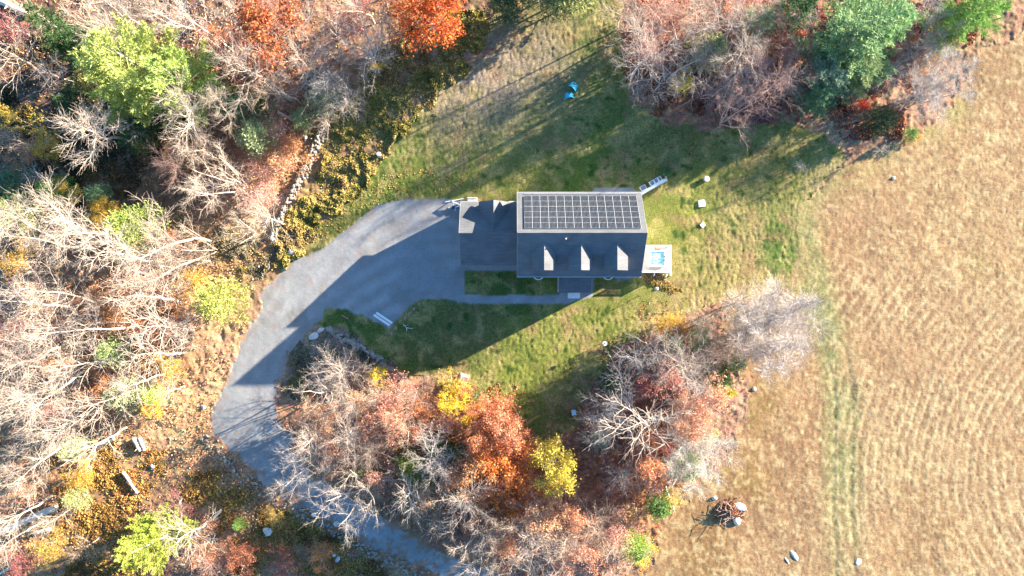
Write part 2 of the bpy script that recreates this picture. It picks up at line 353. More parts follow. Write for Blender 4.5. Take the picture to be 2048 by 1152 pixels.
field = mixc(field, A(208, 168, 122), sstep(fbm(GX, GY, 4, 4, 46), .52, .7) * .5)

_we = np.exp(-((pdist(PX, PY, [(1900, 215), (1705, 322), (1600, 410), (1588, 560), (1530, 590), (1440, 610), (1300, 640)]) + (fbm(GX, GY, 3, 3, 91) - .5) * 50) / 42) ** 2) * sstep(fbm(GX, GY, 1.4, 4, 92), .32, .58) * .8
field = mixc(field, A(196, 182, 118), _we); lawn = mixc(lawn, A(214, 190, 130), _we * (1 - np.exp(-((PX - 1565) / 40) ** 2 - ((PY - 475) / 60) ** 2)))
CL = [(900, 470), (800, 480), (680, 545), (590, 625), (530, 705), (497, 800), (520, 880), (600, 960), (720, 1040), (860, 1110), (1000, 1170), (1200, 1250)]
cd = pdist(PX, PY, CL)
grav = np.zeros(PX.shape + (3,)) + A(194, 197, 193)
st = np.sin(cd / 5.0 + fbm(GX, GY, 8, 2, 51) * 5) * .5 + .5
grav *= (.86 + .22 * st * sstep(fbm(GX, GY, 5, 3, 52), .3, .7) + .12 * (fbm(GX, GY, 1.0, 4, 53) - .5))[..., None]
grav = mixc(grav, A(165, 160, 150), sstep(fbm(GX, GY, 3.0, 3, 54), .55, .75) * .5)
edge_d = pdist(PX, PY, [(752, 410), (705, 452), (640, 500), (590, 520), (538, 560), (503, 640), (478, 700), (452, 770), (422, 825), (424, 868), (500, 940), (640, 1040), (850, 1136)])
edge_d = np.minimum(edge_d, pdist(PX, PY, [(980, 1145), (880, 1106), (740, 1018), (622, 946), (558, 830), (560, 740), (588, 692)]))
edge_leaf = sstep(fbm(GX, GY, .5, 3, 55) + .18 * np.exp(-(edge_d / 14) ** 2), .62, .72) * (sstep(PY, 830, 1000) * .5 + .2)
grav = mixc(grav, A(200, 140, 95), edge_leaf)
path = grav * 1.08
# heights
Z = (fbm(GX, GY, 6.0, 3, 61) - .5) * .16
rough_h = (fbm(GX, GY, .55, 3, 62) - .5)
Z += np.select([zone == 0, zone == 1, zone == 2], [rough_h * .26 + (fbm(GX, GY, 1.8, 3, 64) - .5) * .22, (fbm(GX * 1.3, GY, .42, 3, 63) - .5) * .07 + (.02 - np.abs(fbm(GX * 1.4, GY * .8, .55, 2, 72) - .5) * .20), (np.abs(fbm(GX, GY, .45, 2, 71) - .5) * -.13 + .02) + (fs - .5) * .035 + (row - row2) * rowm * .010 - rut * .045], (fbm(GX, GY, .4, 2, 66) - .5) * .028 - .015)
brush_w = inside(JX, JY, [(560, 520), (560, 470), (610, 350), (680, 210), (800, 90), (940, 30), (1010, 90), (900, 160), (800, 260), (740, 350), (660, 440)])
Z += brush_w * (fbm(GX, GY, .9, 3, 67) - .4) * .22
hx0, hx1, hy0, hy1 = -7.5, 21.5, -2.2, 12.2
flat = 1 - (sstep(GX, hx0 - 1, hx0) * (1 - sstep(GX, hx1, hx1 + 1)) * sstep(GY, hy0 - 1, hy0) * (1 - sstep(GY, hy1, hy1 + 1))) * .75
far = 1 - sstep(np.maximum(np.abs(GX) - 72, np.abs(GY) - 42), 0, 20)
Z *= flat * (.2 + .8 * far)
dbrush = brush_w & (zone == 1); zone[dbrush & (fbm(GX, GY, 2, 2, 68) > .5)] = 0
COL = np.where((zone == 1)[..., None], lawn, np.where((zone == 2)[..., None], field, np.where((zone == 3)[..., None], grav, np.where((zone == 4)[..., None], path, wood))))
# soft one-cell blend where covers meet
for _ in range(1):
    c = COL.copy(); c[1:-1, 1:-1] = (COL[1:-1, 1:-1] * 2 + COL[:-2, 1:-1] + COL[2:, 1:-1] + COL[1:-1, :-2] + COL[1:-1, 2:]) / 6; COL = c
ny, nx = PX.shape
allv = np.stack([GX, GY, Z], -1).reshape(-1, 3); allc = np.clip(COL, .003, .85).reshape(-1, 3)
ii = (np.arange(ny - 1)[:, None] * nx + np.arange(nx - 1)[None, :])
quad = np.stack([ii, ii + 1, ii + nx + 1, ii + nx], -1).reshape(-1, 4); fz = zone[:-1, :-1].reshape(-1)
for zi, (nm, mt) in enumerate([("ground", 'ground'), ("lawn", 'lawn'), ("field", 'field'), ("driveway", 'gravel'), ("path", 'gravel')]):
    q = quad[fz == zi]; used, inv = np.unique(q, return_inverse=True)
    me = np_mesh(nm, allv[used], inv.reshape(-1, 4), [M[mt]], colors=allc[used], smooth=True)
    tag(link(bpy.data.objects.new(nm, me)), kind="structure")
def gz(x, y):
    i = int(np.clip(np.searchsorted(gx, x), 0, nx - 1)); j = int(np.clip(np.searchsorted(gy, y), 0, ny - 1)); return float(Z[j, i])

# ------------------------------------------------------------------ the house
house = empty("house", (7.0, 6.5, 0)); tag(house, "large grey-roofed house with solar panels and attached lower garage wing", "house")
HX0, HX1, HYS, HYR, HYN, HE, HR = .62, 15.88, 1.42, 6.47, 11.72, 6.0, 10.0
TH = .16
def local(o):                                   # parts are built in world units, then hung under the house
    o.parent = house; o.matrix_parent_inverse = Matrix.Translation(-house.location); return o
def gable(mb, x0, x1, ys, yr, yn, ze, zr, th=TH, zes=None):
    zs = ze if zes is None else zes
    mb.extrude([(x0, ys, zs), (x0, yr, zr), (x0, yn, ze), (x0, yn, ze - th), (x0, yr, zr - th), (x0, ys, zs - th)], (x1 - x0, 0, 0)); return mb
main_roof = local(gable(MB(), HX0, HX1, HYS, HYR, HYN, HE, HR).build("roof", M['shingle']))
cap = MB(); cap.extrude([(HX0, HYR - .16, HR - .105), (HX0, HYR, HR + .03), (HX0, HYR + .16, HR - .105), (HX0, HYR, HR + .012)], (HX1 - HX0, 0, 0))
local(cap.build("ridge_cap", M['shingle']))
for yy in (HYS - .06, HYN + .06): local(MB().box((HX0 + HX1) / 2, yy, HE - .17, HX1 - HX0 + .04, .12, .13).build("gutter", M['trim']))
for xx in (HX0 - .018, HX1 + .018):
    f = MB()
    f.extrude([(xx, HYS, HE + .01), (xx, HYR, HR + .01), (xx, HYN, HE + .01), (xx, HYN, HE - .22), (xx, HYR, HR - .22), (xx, HYS, HE - .22)], (.03 if xx < 5 else -.03, 0, 0))
    local(f.build("rake_board", M['trim']))
wy0, wy1, wx0, wx1 = HYS + .4, HYN - .4, HX0 + .3, HX1 - .3
def wall_prof(x, y0, yr, y1, ze, zr, off): return [(x, y0, -.3), (x, y0, ze - off), (x, yr, zr - off), (x, y1, ze - off), (x, y1, -.3)]
zw = HE + (HR - HE) * .4 / (HYR - HYS)
local(MB().extrude([(wx0, wy0, -.3), (wx0, wy0, zw - .2), (wx0, HYR, HR - .22), (wx0, wy1, zw - .2), (wx0, wy1, -.3)], (wx1 - wx0, 0, 0)).build("wall", M['siding']))
def window(x, y, z, w, h, ax, parent=None):
    """ax: outward normal 'S','N','E','W'"""
    f = MB(); g = MB(); t = .09; d = .05
    s = {'S': (0, -1), 'N': (0, 1), 'E': (1, 0), 'W': (-1, 0)}[ax]
    def b(mb, u, zz, su, sz, dep, out):
        cx = x + s[0] * out + (u if s[0] == 0 else 0); cy = y + s[1] * out + (u if s[1] == 0 else 0)
        mb.box(cx, cy, zz, su if s[0] == 0 else dep, su if s[1] == 0 else dep, sz)
    b(f, 0, z, w, t, d, .028); b(f, 0, z + h - t, w, t, d, .028); b(f, -w / 2 + t / 2, z + t, t, h - 2 * t, d, .028); b(f, w / 2 - t / 2, z + t, t, h - 2 * t, d, .028); b(f, 0, z + h / 2 - .02, w - 2 * t, .04, d, .028)
    b(g, 0, z + t, w - 2 * t, h - 2 * t, .02, .012)
    fo = local(f.build("window", M['white'])); go = g.build("pane", M['glass']); go.parent = fo; 
    return fo
for x in (2.4, 4.6, 12.0, 14.2): window(x, wy0, 1.7, 1.0, 1.5, 'S')
for x in (2.5, 5.5, 8.5, 13.0): window(x, wy1, 1.6, 1.1, 1.5, 'N')
for y in (4.0, 8.8): window(wx1, y, 1.7, 1.0, 1.4, 'E'); window(wx1, y, 4.6, 1.0, 1.4, 'E')
window(wx0, 5.4, 6.6, 1.0, 1.4, 'W')
# dormers on the front slope
pitch = (HR - HE) / (HYR - HYS)
def dormer(px):
    hr = HR - pitch * .95 * .96; hw = 1.42; he = hr - hw * .78; yb = HYR - .93; yf = W(0, 540.5, 8.2)[1]
    x = W(px, 0, hr)[0]
    r = MB(); t = .12
    r.extrude([(x - hw, yf, he), (x, yf, hr), (x + hw, yf, he), (x + hw, yf, he - t), (x, yf, hr - t), (x - hw, yf, he - t)], (0, yb + .5 - yf, 0))
    o = local(r.build("dormer", M['shingle']))
    w = MB(); ww = hw - .17; y0 = yf + .12
    w.extrude([(x - ww, y0, HE + .3), (x - ww, y0, he - .02), (x, y0, hr - t - .02), (x + ww, y0, he - .02), (x + ww, y0, HE + .3)], (0, 2.6, 0))
    wo = w.build("dormer_wall", M['siding']); wo.parent = o
    f = MB(); f.box(x, y0 - .03, he - 1.05, .95, .05, 1.1); fo = f.build("window", M['white']); fo.parent = o
    g = MB(); g.box(x, y0 - .06, he - .97, .78, .02, .94); go = g.build("pane", M['glass']); go.parent = o
for px in (1088.5, 1162.5, 1235): dormer(px)
# vent pipe
x, y = W(1132, 477.5, 9.5); local(MB().cyl(x, y, 9.0, .09, .09, .85, 12).cyl(x, y, 9.2, .22, .14, .18, 12).build("vent_pipe", M['white']))
# solar panels: three courses of fourteen upright panels on the rear slope
A0 = math.atan2(HR - HE, HYN - HYR); sn, cs = math.sin(A0), math.cos(A0)
pw, ph, gap = 1.0, 1.67, .022
px0 = W(1048, 0, 8.4)[0] + .02; ncol = 14; wtot = W(1281, 0, 9.0)[0] - px0; pw = wtot / ncol - gap
s_top = .62; slope_len = (HYN - HYR) / cs; ph = (slope_len - s_top - .62) / 3 - gap
def on_slope(u, s, lift): return Vector((u, HYR + s * cs + lift * sn, HR - s * sn + lift * cs))
for cidx in range(ncol):
    for r in range(3):
        u0 = px0 + cidx * (pw + gap); s0 = s_top + r * (ph + gap)
        def slab(mb, ua, ub, sa, sb, l0, l1):
            prof = [on_slope(ua, sa, l0), on_slope(ua, sa, l1), on_slope(ua, sb, l1), on_slope(ua, sb, l0)]
            mb.extrude(prof, (ub - ua, 0, 0))
        b = MB(); slab(b, u0, u0 + pw, s0, s0 + ph, .08, .12); po = local(b.build("solar_panel", M['alu']))
        c = MB()
        for half in range(2):
            sa = s0 + .02 + half * (ph / 2 - .004); sb = sa + ph / 2 - .036
            n6 = 6; cw = (pw - .036) / n6
            for k in range(n6):
                ua = u0 + .018 + k * cw; slab(c, ua + .013, ua + cw - .013, sa, sb, .115, .13)
        co = c.build("cells", M['cell']); co.parent = po
rl = MB()
for r in range(3):
    for q in (.25, .75):
        s = s_top + r * (ph + gap) + ph * q
        rl.bar(on_slope(px0 + .03, s, .05), on_slope(px0 + wtot - .03, s, .05), .05)
local(rl.build("mounting_rail", M['alu']))
g = MB(); s = slope_len - .28
for k in range(14): g.box(px0 + .5 + k * 1.0, on_slope(0, s, .05).y, on_slope(0, s, .05).z, .9, .07, .08)
local(g.build("snow_guard", M['alu']))
# garage wing
GX0 = -6.52; GX1 = wx0; GYS, GYR, GYN, GE, GR = W(0, 530.5, 3.6)[1], W(0, 466, 6.2)[1], W(0, 404, 3.6)[1], 3.6, 6.2
local(gable(MB(), GX0, GX1, GYS, GYR, GYN, GE, GR).build("garage_roof", M['shingle']))
local(MB().extrude([(GX0 + .3, GYS + .35, -.3), (GX0 + .3, GYS + .35, GE + .02), (GX0 + .3, GYR, GR - .2), (GX0 + .3, GYN - .35, GE + .02), (GX0 + .3, GYN - .35, -.3)], (GX1 - GX0 - .3, 0, 0)).build("garage_wall", M['siding']))
f = MB(); f.extrude([(GX0 - .018, GYS, GE + .01), (GX0 - .018, GYR, GR + .01), (GX0 - .018, GYN, GE + .01), (GX0 - .018, GYN, GE - .2), (GX0 - .018, GYR, GR - .2), (GX0 - .018, GYS, GE - .2)], (.03, 0, 0)); local(f.build("rake_board", M['trim']))
local(MB().box((GX0 + -4.2) / 2, GYN + .06, GE - .15, -4.2 - GX0, .11, .12).build("gutter", M['trim'])); local(MB().box(.1, GYN + .06, GE - .15, 1.0, .11, .12).build("gutter", M['white']))  # the short white length paints in the sunlit stretch of the grey gutter
for y in (GYR - 1.75, GYR + 1.75):
    d = MB(); d.box(GX0 + .26, y, 0, .07, 2.7, 2.3)
    for k in range(1, 4): d.box(GX0 + .215, y, k * .57, .03, 2.6, .03)
    local(d.build("garage_door", M['white']))
# wall dormer with its own gable over the rear of the garage
cx = W(987, 0, 5.95)[0]; hw = 1.9; cy1 = W(0, 401.5, 5.2)[1]; cr = 5.97; ce = 4.3
r = MB(); r.extrude([(cx - hw, cy1, ce), (cx, cy1, cr), (cx + hw, cy1, ce), (cx + hw, cy1, ce - .13), (cx, cy1, cr - .13), (cx - hw, cy1, ce - .13)], (0, GYR + .3 - cy1, 0))
o = local(r.build("rear_gable", M['shingle']))
w = MB(); w.extrude([(cx - 1.65, cy1 - .25, 0), (cx - 1.65, cy1 - .25, ce + .02), (cx, cy1 - .25, cr - .2), (cx + 1.65, cy1 - .25, ce + .02), (cx + 1.65, cy1 - .25, 0)], (0, -2.6, 0)); w = w.build("gable_wall", M['siding']); w.parent = o
window(cx, cy1 - .25, 2.9, 1.0, 1.3, 'N')
# front porch
PX0, PX1 = W(1117.5, 0, 3.2)[0], W(1182, 0, 3.2)[0]; PY0 = W(0, 585.5, 3.0)[1]; PY1 = wy0 + .002
p = MB(); p.extrude([(PX0, PY1, 3.75), (PX0, PY0, 3.0), (PX0, PY0, 2.85), (PX0, PY1, 3.58)], (PX1 - PX0, 0, 0)); po = local(p.build("porch_roof", M['shingle']))
for x in (PX0 + .25, (PX0 + PX1) / 2 - .9, (PX0 + PX1) / 2 + .9, PX1 - .25):
    q = MB(); q.box(x, PY0 + .25, .2, .16, .16, 2.75).box(x, PY0 + .25, .12, .24, .24, .12); q = local(q.build("porch_post", M['white']))
local(MB().box((PX0 + PX1) / 2, (PY0 + PY1) / 2, -.2, PX1 - PX0 - .1, PY1 - PY0 - .02, .38).build("porch_floor", M['concrete']))
sx0, sx1 = W(1136, 0, .3)[0], W(1160, 0, .3)[0]
s = MB(); s.box((sx0 + sx1) / 2, PY0 - .22, -.2, sx1 - sx0, .42, .36); s.box((sx0 + sx1) / 2, PY0 - .60, -.2, sx1 - sx0, .34, .26); local(s.build("porch_step", M['white']))
d = MB(); d.box((PX0 + PX1) / 2, wy0 - .03, .19, 1.0, .05, 2.1); local(d.build("front_door", M['cover']))
# egress window wells
for px in (1077, 1217):
    x = W(px, 0, .5)[0]; b = MB(); c = wy0 - .01
    for (ra, rb, z0, z1, mt) in ((.76, .62, -.3, .35, 'alu'),):
        n = 20; pts = [(math.cos(math.pi + math.pi * i / n), math.sin(math.pi + math.pi * i / n)) for i in range(n + 1)]
        for i in range(n):
            (c0, s0_), (c1, s1_) = pts[i], pts[i + 1]
            b.extrude([(x + ra * c0, c + ra * s0_, z0), (x + ra * c1, c + ra * s1_, z0), (x + rb * c1, c + rb * s1_, z0), (x + rb * c0, c + rb * s0_, z0)], (0, 0, z1 - z0))
        o = local(b.build("window_well", M['white']))
        f = MB(); f.poly([(x + .64 * c0, c + .64 * s0_, .10) for (c0, s0_) in pts]); fo = f.build("well_dark", M['dark']); fo.parent = o  # flat black sheet painted in for the dark inside of the well

# ------------------------------------------------------------------ hot tub deck
dz = .62
dx0, dy1 = W(1283, 491, dz); dx1, dy0 = W(1339, 545, dz)
deck = empty("deck", ((dx0 + dx1) / 2, (dy0 + dy1) / 2, 0)); tag(deck, "small bleached timber deck against the right gable of the house", "deck")
def under(o, p): o.parent = p; o.matrix_parent_inverse = Matrix.Translation(-Vector(p.location)); return o
b = MB(); nb = int((dy1 - dy0) / .145)
for k in range(nb): b.box((dx0 + dx1) / 2, dy0 + (k + .5) * (dy1 - dy0) / nb, dz - .03, dx1 - dx0, .135, .03)
under(b.build("boards", M['deck']), deck)
b = MB(); b.box((dx0 + dx1) / 2, dy0 - .03, dz - .26, dx1 - dx0 + .12, .05, .27).box((dx0 + dx1) / 2, dy1 + .03, dz - .26, dx1 - dx0 + .12, .05, .27).box(dx1 + .03, (dy0 + dy1) / 2, dz - .26, .05, dy1 - dy0, .27)
under(b.build("fascia", M['white']), deck)
for x in (dx0 + .3, (dx0 + dx1) / 2, dx1 - .3):
    for y in (dy0 + .2, dy1 - .2): under(MB().box(x, y, -.1, .12, .12, dz + .07).build("deck_post", M['white']), deck)
b = MB(); zt = dz + .95
b.box((dx0 + dx1) / 2, dy0 + .08, zt, dx1 - dx0 + .1, .2, .06).box(dx1 - .06, (dy0 + dy1) / 2 + .05, zt, .14, dy1 - dy0 - .2, .06).box((dx0 + dx1) / 2, dy1 - .06, zt, dx1 - dx0 + .1, .12, .06)
b.box((dx0 + dx1) / 2, dy0 + .06, dz + .1, dx1 - dx0, .05, .05).box(dx1 - .06, (dy0 + dy1) / 2, dz + .1, .05, dy1 - dy0 - .2, .05)
n = 26
for k in range(n): b.box(dx0 + .1 + k * (dx1 - dx0 - .2) / (n - 1), dy0 + .06, dz, .035, .035, .95)
for k in range(22): b.box(dx1 - .06, dy0 + .25 + k * (dy1 - dy0 - .5) / 21, dz, .035, .035, .95)
for k in range(n): b.box(dx0 + .1 + k * (dx1 - dx0 - .2) / (n - 1), dy1 - .06, dz, .035, .035, .95)
for (x, y) in ((dx0 + .08, dy0 + .08), (dx1 - .06, dy0 + .08), (dx1 - .06, dy1 - .06), (dx0 + .08, dy1 - .06)): b.box(x, y, dz, .14, .14, 1.08)
under(b.build("railing", M['white']), deck)
for px in (1308, 1333, 1341):                    # braces that carry the front of the deck
    x = W(px, 0, .3)[0]; under(MB().box(x, dy0 - .38, 0, .14, .14, .55).box(x, dy0 - .22, .44, .15, .42, .12).build("brace_post", M['white']), deck)
tx0, ty1 = W(1298, 500, 1.4); tx1, ty0 = W(1332, 534, 1.4); tcx, tcy, tw, td_ = (tx0 + tx1) / 2, (ty0 + ty1) / 2, tx1 - tx0, ty1 - ty0
tub = empty("hot_tub", (tcx, tcy, dz)); tag(tub, "square white hot tub filled with turquoise water on the deck", "hot tub")
b = MB(); w_ = .22
b.box(tcx, tcy, dz + .005, tw - .1, td_ - .1, .12)
for sx in (-1, 1): b.box(tcx + sx * (tw / 2 - w_ / 2), tcy, dz + .1, w_, td_, .80, bev=.05)
for sy in (-1, 1): b.box(tcx, tcy + sy * (td_ / 2 - w_ / 2), dz + .1, tw - 2 * w_ + .04, w_, .795, bev=.04)
under(b.build("shell", M['rim']), tub)
under(MB().box(tcx, tcy, dz + .2, tw - 2 * w_ + .03, td_ - 2 * w_ + .03, .55).build("water", M['water']), tub)
for (ax_, ay_) in ((-.62, .45), (-.62, -.25), (-.62, -.62)): under(MB().cyl(tcx + ax_, tcy + ay_, dz + .78, .10, .08, .05, 12).build("headrest", M['blue']), tub)
for (ax_, ay_) in ((.96, .22), (.96, -.2)): under(MB().box(tcx + ax_, tcy + ay_, dz + .9, .16, .24, .03, bev=.01).box(tcx + ax_ - .2, tcy + ay_, dz + .895, .06, .18, .03).build("control_panel", M['dark']), tub)
under(MB().box(tcx + .1, tcy + td_ / 2 + .2, dz + .35, .75, .28, .62, bev=.04).bar((tcx - .7, tcy + td_ / 2 + .12, dz + .9), (tcx - .3, tcy + td_ / 2 + .12, dz + .9), .06, n=8).build("folded_cover", M['cover']), tub)

# ------------------------------------------------------------------ yard things
def stone_wall(name, line, width, n, size, label, cat, mat, h=.7, seed=1, parent=None):
    rr = random.Random(seed); bm = bmesh.new(); pts = [V(*p) for p in line]
    seg = [(a, b, (b - a).length) for a, b in zip(pts, pts[1:])]; tot = sum(s[2] for s in seg)
    for k in range(n):
        t = rr.random() * tot
        for a, b, L in seg:
            if t <= L: break
            t -= L
        p = a.lerp(b, min(1, t / L)); d = (b - a).normalized(); nrm = Vector((-d.y, d.x, 0))
        o = rr.gauss(0, width / 3.2); lay = max(0, 1 - abs(o) / (width * .6)); s = size * rr.uniform(.5, 1.35)
        c = p + nrm * o + Vector((0, 0, rr.uniform(0, h) * lay))
        r = bmesh.ops.create_icosphere(bm, subdivisions=1, radius=s * .5)
        sc = Vector((rr.uniform(.8, 1.5), rr.uniform(.7, 1.1), rr.uniform(.45, .8)))
        rot = Matrix.Rotation(math.atan2(d.y, d.x) + rr.uniform(-.6, .6), 3, 'Z') @ Matrix.Rotation(rr.uniform(-.3, .3), 3, 'X')
        for v in r['verts']: v.co = rot @ Vector((v.co.x * sc.x, v.co.y * sc.y, v.co.z * sc.z)) * rr.uniform(.88, 1.1) + c
    me = bpy.data.meshes.new(name); bm.to_mesh(me); bm.free(); me.materials.append(mat)
    return tag(link(bpy.data.objects.new(name, me)), label, cat)
stone_wall("stone_wall", [(668, 222), (645, 262), (628, 300), (612, 335), (590, 378), (572, 415), (556, 455), (545, 480)], 1.1, 600, .36, "old dry stone wall between the orange woods and the olive brush", "stone wall", M['stone'], .8, 1)
stone_wall("stone_wall", [(402, 872), (440, 905), (480, 948), (530, 985), (590, 1020), (660, 1058), (720, 1090), (790, 1125), (850, 1160), (900, 1200)], 1.3, 420, .30, "tumbled low stone wall along the lower side of the gravel road", "stone wall", M['stone'], .45, 2)
stone_wall("rock_edging", [(655, 655), (672, 672), (700, 682), (730, 700), (762, 722), (785, 740)], .7, 380, .36, "line of loose rocks edging the shaded lawn below the driveway", "rock edging", M['stone'], .3, 3)

def boulder(px, py, r, label, mat='pale_stone', seed=0, sc=(1, 1, .6), cat="boulder", group=None, rz=None):
    rr = random.Random(seed + int(px)); bm = bmesh.new(); bmesh.ops.create_icosphere(bm, subdivisions=3, radius=r)
    q = [Vector((rr.gauss(0, 1), rr.gauss(0, 1), rr.gauss(0, .7))).normalized() for _ in range(7)]; ql = [rr.uniform(.62, .9) * r for _ in q]
    for v in bm.verts:
        for d, m_ in zip(q, ql):
            e = v.co.dot(d) - m_
            if e > 0: v.co -= d * e * .85
        v.co *= 1 + .05 * math.sin(v.co.x * 7 / r) * math.sin(v.co.y * 5 / r); v.co.x *= sc[0]; v.co.y *= sc[1]; v.co.z *= sc[2]
    me = bpy.data.meshes.new("boulder"); bm.to_mesh(me); bm.free(); me.materials.append(M[mat])
    o = link(bpy.data.objects.new("boulder", me)); x, y = W(px, py); o.location = (x, y, gz(x, y) + r * sc[2] * .2)
    o.rotation_euler[2] = rr.uniform(0, 3) if rz is None else rz
    return tag(o, label, cat, group)
boulder(585, 502, .6, "pale boulder at the edge of the driveway near the stone wall's foot")
boulder(628, 672, .6, "broad pale rock slab in shade at the inner driveway edge", sc=(1.2, .8, .4), rz=.5)
boulder(642, 660, .42, "smaller pale rock beside the broad slab at the inner driveway edge", sc=(1.3, .7, .5), rz=.6)
boulder(535, 1062, .65, "white angular rock in brown leaves below the gravel road")
boulder(1477, 1013, .8, "flat white rock at the top of the leaf pile in the field", sc=(1.35, .75, .45), rz=-.4)
boulder(1473, 1041, .6, "rounded white rock at the foot of the leaf pile in the field")
boulder(1429, 996, .36, "small white stone just left of the field leaf pile")
boulder(1590, 1112, .55, "cracked long pale rock low in the field near the bottom edge", sc=(1.7, .55, .16), rz=-.9)
boulder(1574, 1121, .35, "narrow pale stone just left of the cracked long field rock", sc=(1.8, .35, .15), rz=-1.0)
boulder(1717, 1123, .38, "lone pale stone right of the wheel ruts near the bottom edge", sc=(1, 1.4, .22))
boulder(1508, 778, .3, "small pale stone right of the yellow-green bush at the field edge")
boulder(1787, 356, .25, "small white stone in the upper stubble field")
boulder(672, 1047, .4, "grey rock beside the road wall under the big pale tree"); boulder(628, 1030, .4, "grey rock left of the wall rocks under the big pale tree")
boulder(676, 1118, .45, "flat grey rock in leaves below the road wall", sc=(1.3, .8, .4)); boulder(668, 1109, .3, "small grey stone touching the flat rock below the road wall")
boulder(408, 815, .35, "small grey stone in orange leaves left of the driveway"); boulder(306, 932, .35, "pale stump-like rock between the logs")
boulder(612, 277, .3, "white upright stone at the bend of the upper stone wall", sc=(.7, 1.2, 1)); boulder(1148, 1126, .25, "pale stone in the lower woods", 'stone')
boulder(1331, 541 + 14, .2, "small white stone under the deck in golden weeds")
boulder(1313, 577, .28, "white stone in the weeds below the hot tub deck")

def log(px1, py1, px2, py2, r, label, mat='wood', cat="log", group=None, z=.1):
    a = V(px1, py1); b = V(px2, py2); a.z = gz(a.x, a.y) + r + z; b.z = gz(b.x, b.y) + r + z; d = b - a
    bm = bmesh.new(); n, m_ = 12, 14; rr = random.Random(int(px1 * 7 + py1)); ringv = []
    q = d.to_track_quat('Z', 'Y').to_matrix()
    for i in range(m_ + 1):
        t = i / m_; rad_ = r * (1.08 - .3 * t) * rr.uniform(.95, 1.06); c = Vector((rr.uniform(-.04, .04), rr.uniform(-.04, .04), d.length * t))
        ringv.append([bm.verts.new(q @ (c + Vector((math.cos(2 * math.pi * k / n), math.sin(2 * math.pi * k / n), 0)) * rad_)) for k in range(n)])
    for i in range(m_):
        for k in range(n): bm.faces.new([ringv[i][k], ringv[i][(k + 1) % n], ringv[i + 1][(k + 1) % n], ringv[i + 1][k]])
    bm.faces.new(ringv[0][::-1]); bm.faces.new(ringv[-1])
    for t in (.35, .7):
        cc = q @ Vector((0, 0, d.length * t)); dd = q @ Vector((rr.choice((-1, 1)) * .9, rr.uniform(-.2, .9), .5)).normalized()
        rr_ = bmesh.ops.create_cone(bm, cap_ends=True, segments=6, radius1=r * .3, radius2=r * .18, depth=r * 2.4)
        bmesh.ops.rotate(bm, verts=rr_['verts'], cent=(0, 0, 0), matrix=dd.to_track_quat('Z', 'Y').to_matrix()); bmesh.ops.translate(bm, verts=rr_['verts'], vec=cc + dd * r * 1.3)
    me = bpy.data.meshes.new("log"); bm.to_mesh(me); bm.free(); me.materials.append(M[mat]); me.polygons.foreach_set("use_smooth", np.ones(len(me.polygons), bool))
    o = link(bpy.data.objects.new("log", me)); o.location = a; return tag(o, label, cat, group)
log(270, 875, 284, 901, .27, "left thick log of the pair in orange leaves left of the road"); log(282, 874, 292, 900, .24, "right thick log of the pair in orange leaves left of the road")
log(249, 942, 278, 985, .2, "single slim log lying below the pair of thick logs")
log(118, 1012, -10, 1068, .42, "huge pale log lying at the left edge of the photo"); log(104, 1055, 72, 1066, .22, "short pale log just below the huge log")
log(231, 877, 186, 894, .18, "short white log under the long bare branches at left"); log(557, 225, 590, 243, .17, "white fallen log in orange leaves above the stone wall")
log(48, 1120, -5, 1150, .18, "thin pale log in the bottom left corner"); log(0, 2, 62, 32, .42, "thick grey fallen trunk in the upper left corner")
log(1372, 925, 1320 + 20, 975, .12, "thin dead pole lying in rusty leaves of the right woods"); log(1330, 972, 1347, 1022, .14, "slender white pole leaning by the small green fir", z=.3)
log(445, 1018, 375, 1085, .16, "fallen pale trunk left of the road near the bottom"); log(720, 822, 690, 845, .16, "crooked pale log in the woods inside the road bend")

# blue pop-up goals
def goal(px, py, rz, label):
    x, y = W(px, py, .3); e = empty("sports_goal", (x, y, gz(x, y)), rz); tag(e, label, "sports goal", "blue pop-up goals on the rear lawn")
    L, Dp, Hh = 1.25, .85, .85
    bm = bmesh.new(); n = 10
    arch = [(-L / 2 + L * i / n, -Dp / 2, .02 + Hh * math.sin(math.pi * i / n) ** .6) for i in range(n + 1)]
    back = [(p[0] * .72, Dp * .5, .02 + p[2] * .18) for p in arch]; va = [bm.verts.new(p) for p in arch]; vb = [bm.verts.new(p) for p in back]
    mid = [bm.verts.new((p[0] * .93, 0.05, .02 + p[2] * .78)) for p in arch]
    for i in range(n): bm.faces.new([va[i], va[i + 1], mid[i + 1], mid[i]]); bm.faces.new([mid[i], mid[i + 1], vb[i + 1], vb[i]])
    me = bpy.data.meshes.new("net"); bm.to_mesh(me); bm.free(); me.materials.append(M['blue']); o = link(bpy.data.objects.new("net", me), e)
    sm = o.modifiers.new("t", 'SOLIDIFY'); sm.thickness = .01
    f = MB()
    for a, b in zip(arch, arch[1:]): f.bar(a, b, .06, n=6)
    for k in (0, n): f.bar(arch[k], back[k], .05, n=6)
    f.build("frame", M['blue'], e)
    d = MB(); d.box(.05, .12, .72, .38, .1, .03); d.build("pocket", M['dark'], e)
goal(1147, 171, R(-35), "upper of the two blue pop-up goals on the rear lawn"); goal(1138.5, 190, R(8), "lower of the two blue pop-up goals on the rear lawn")
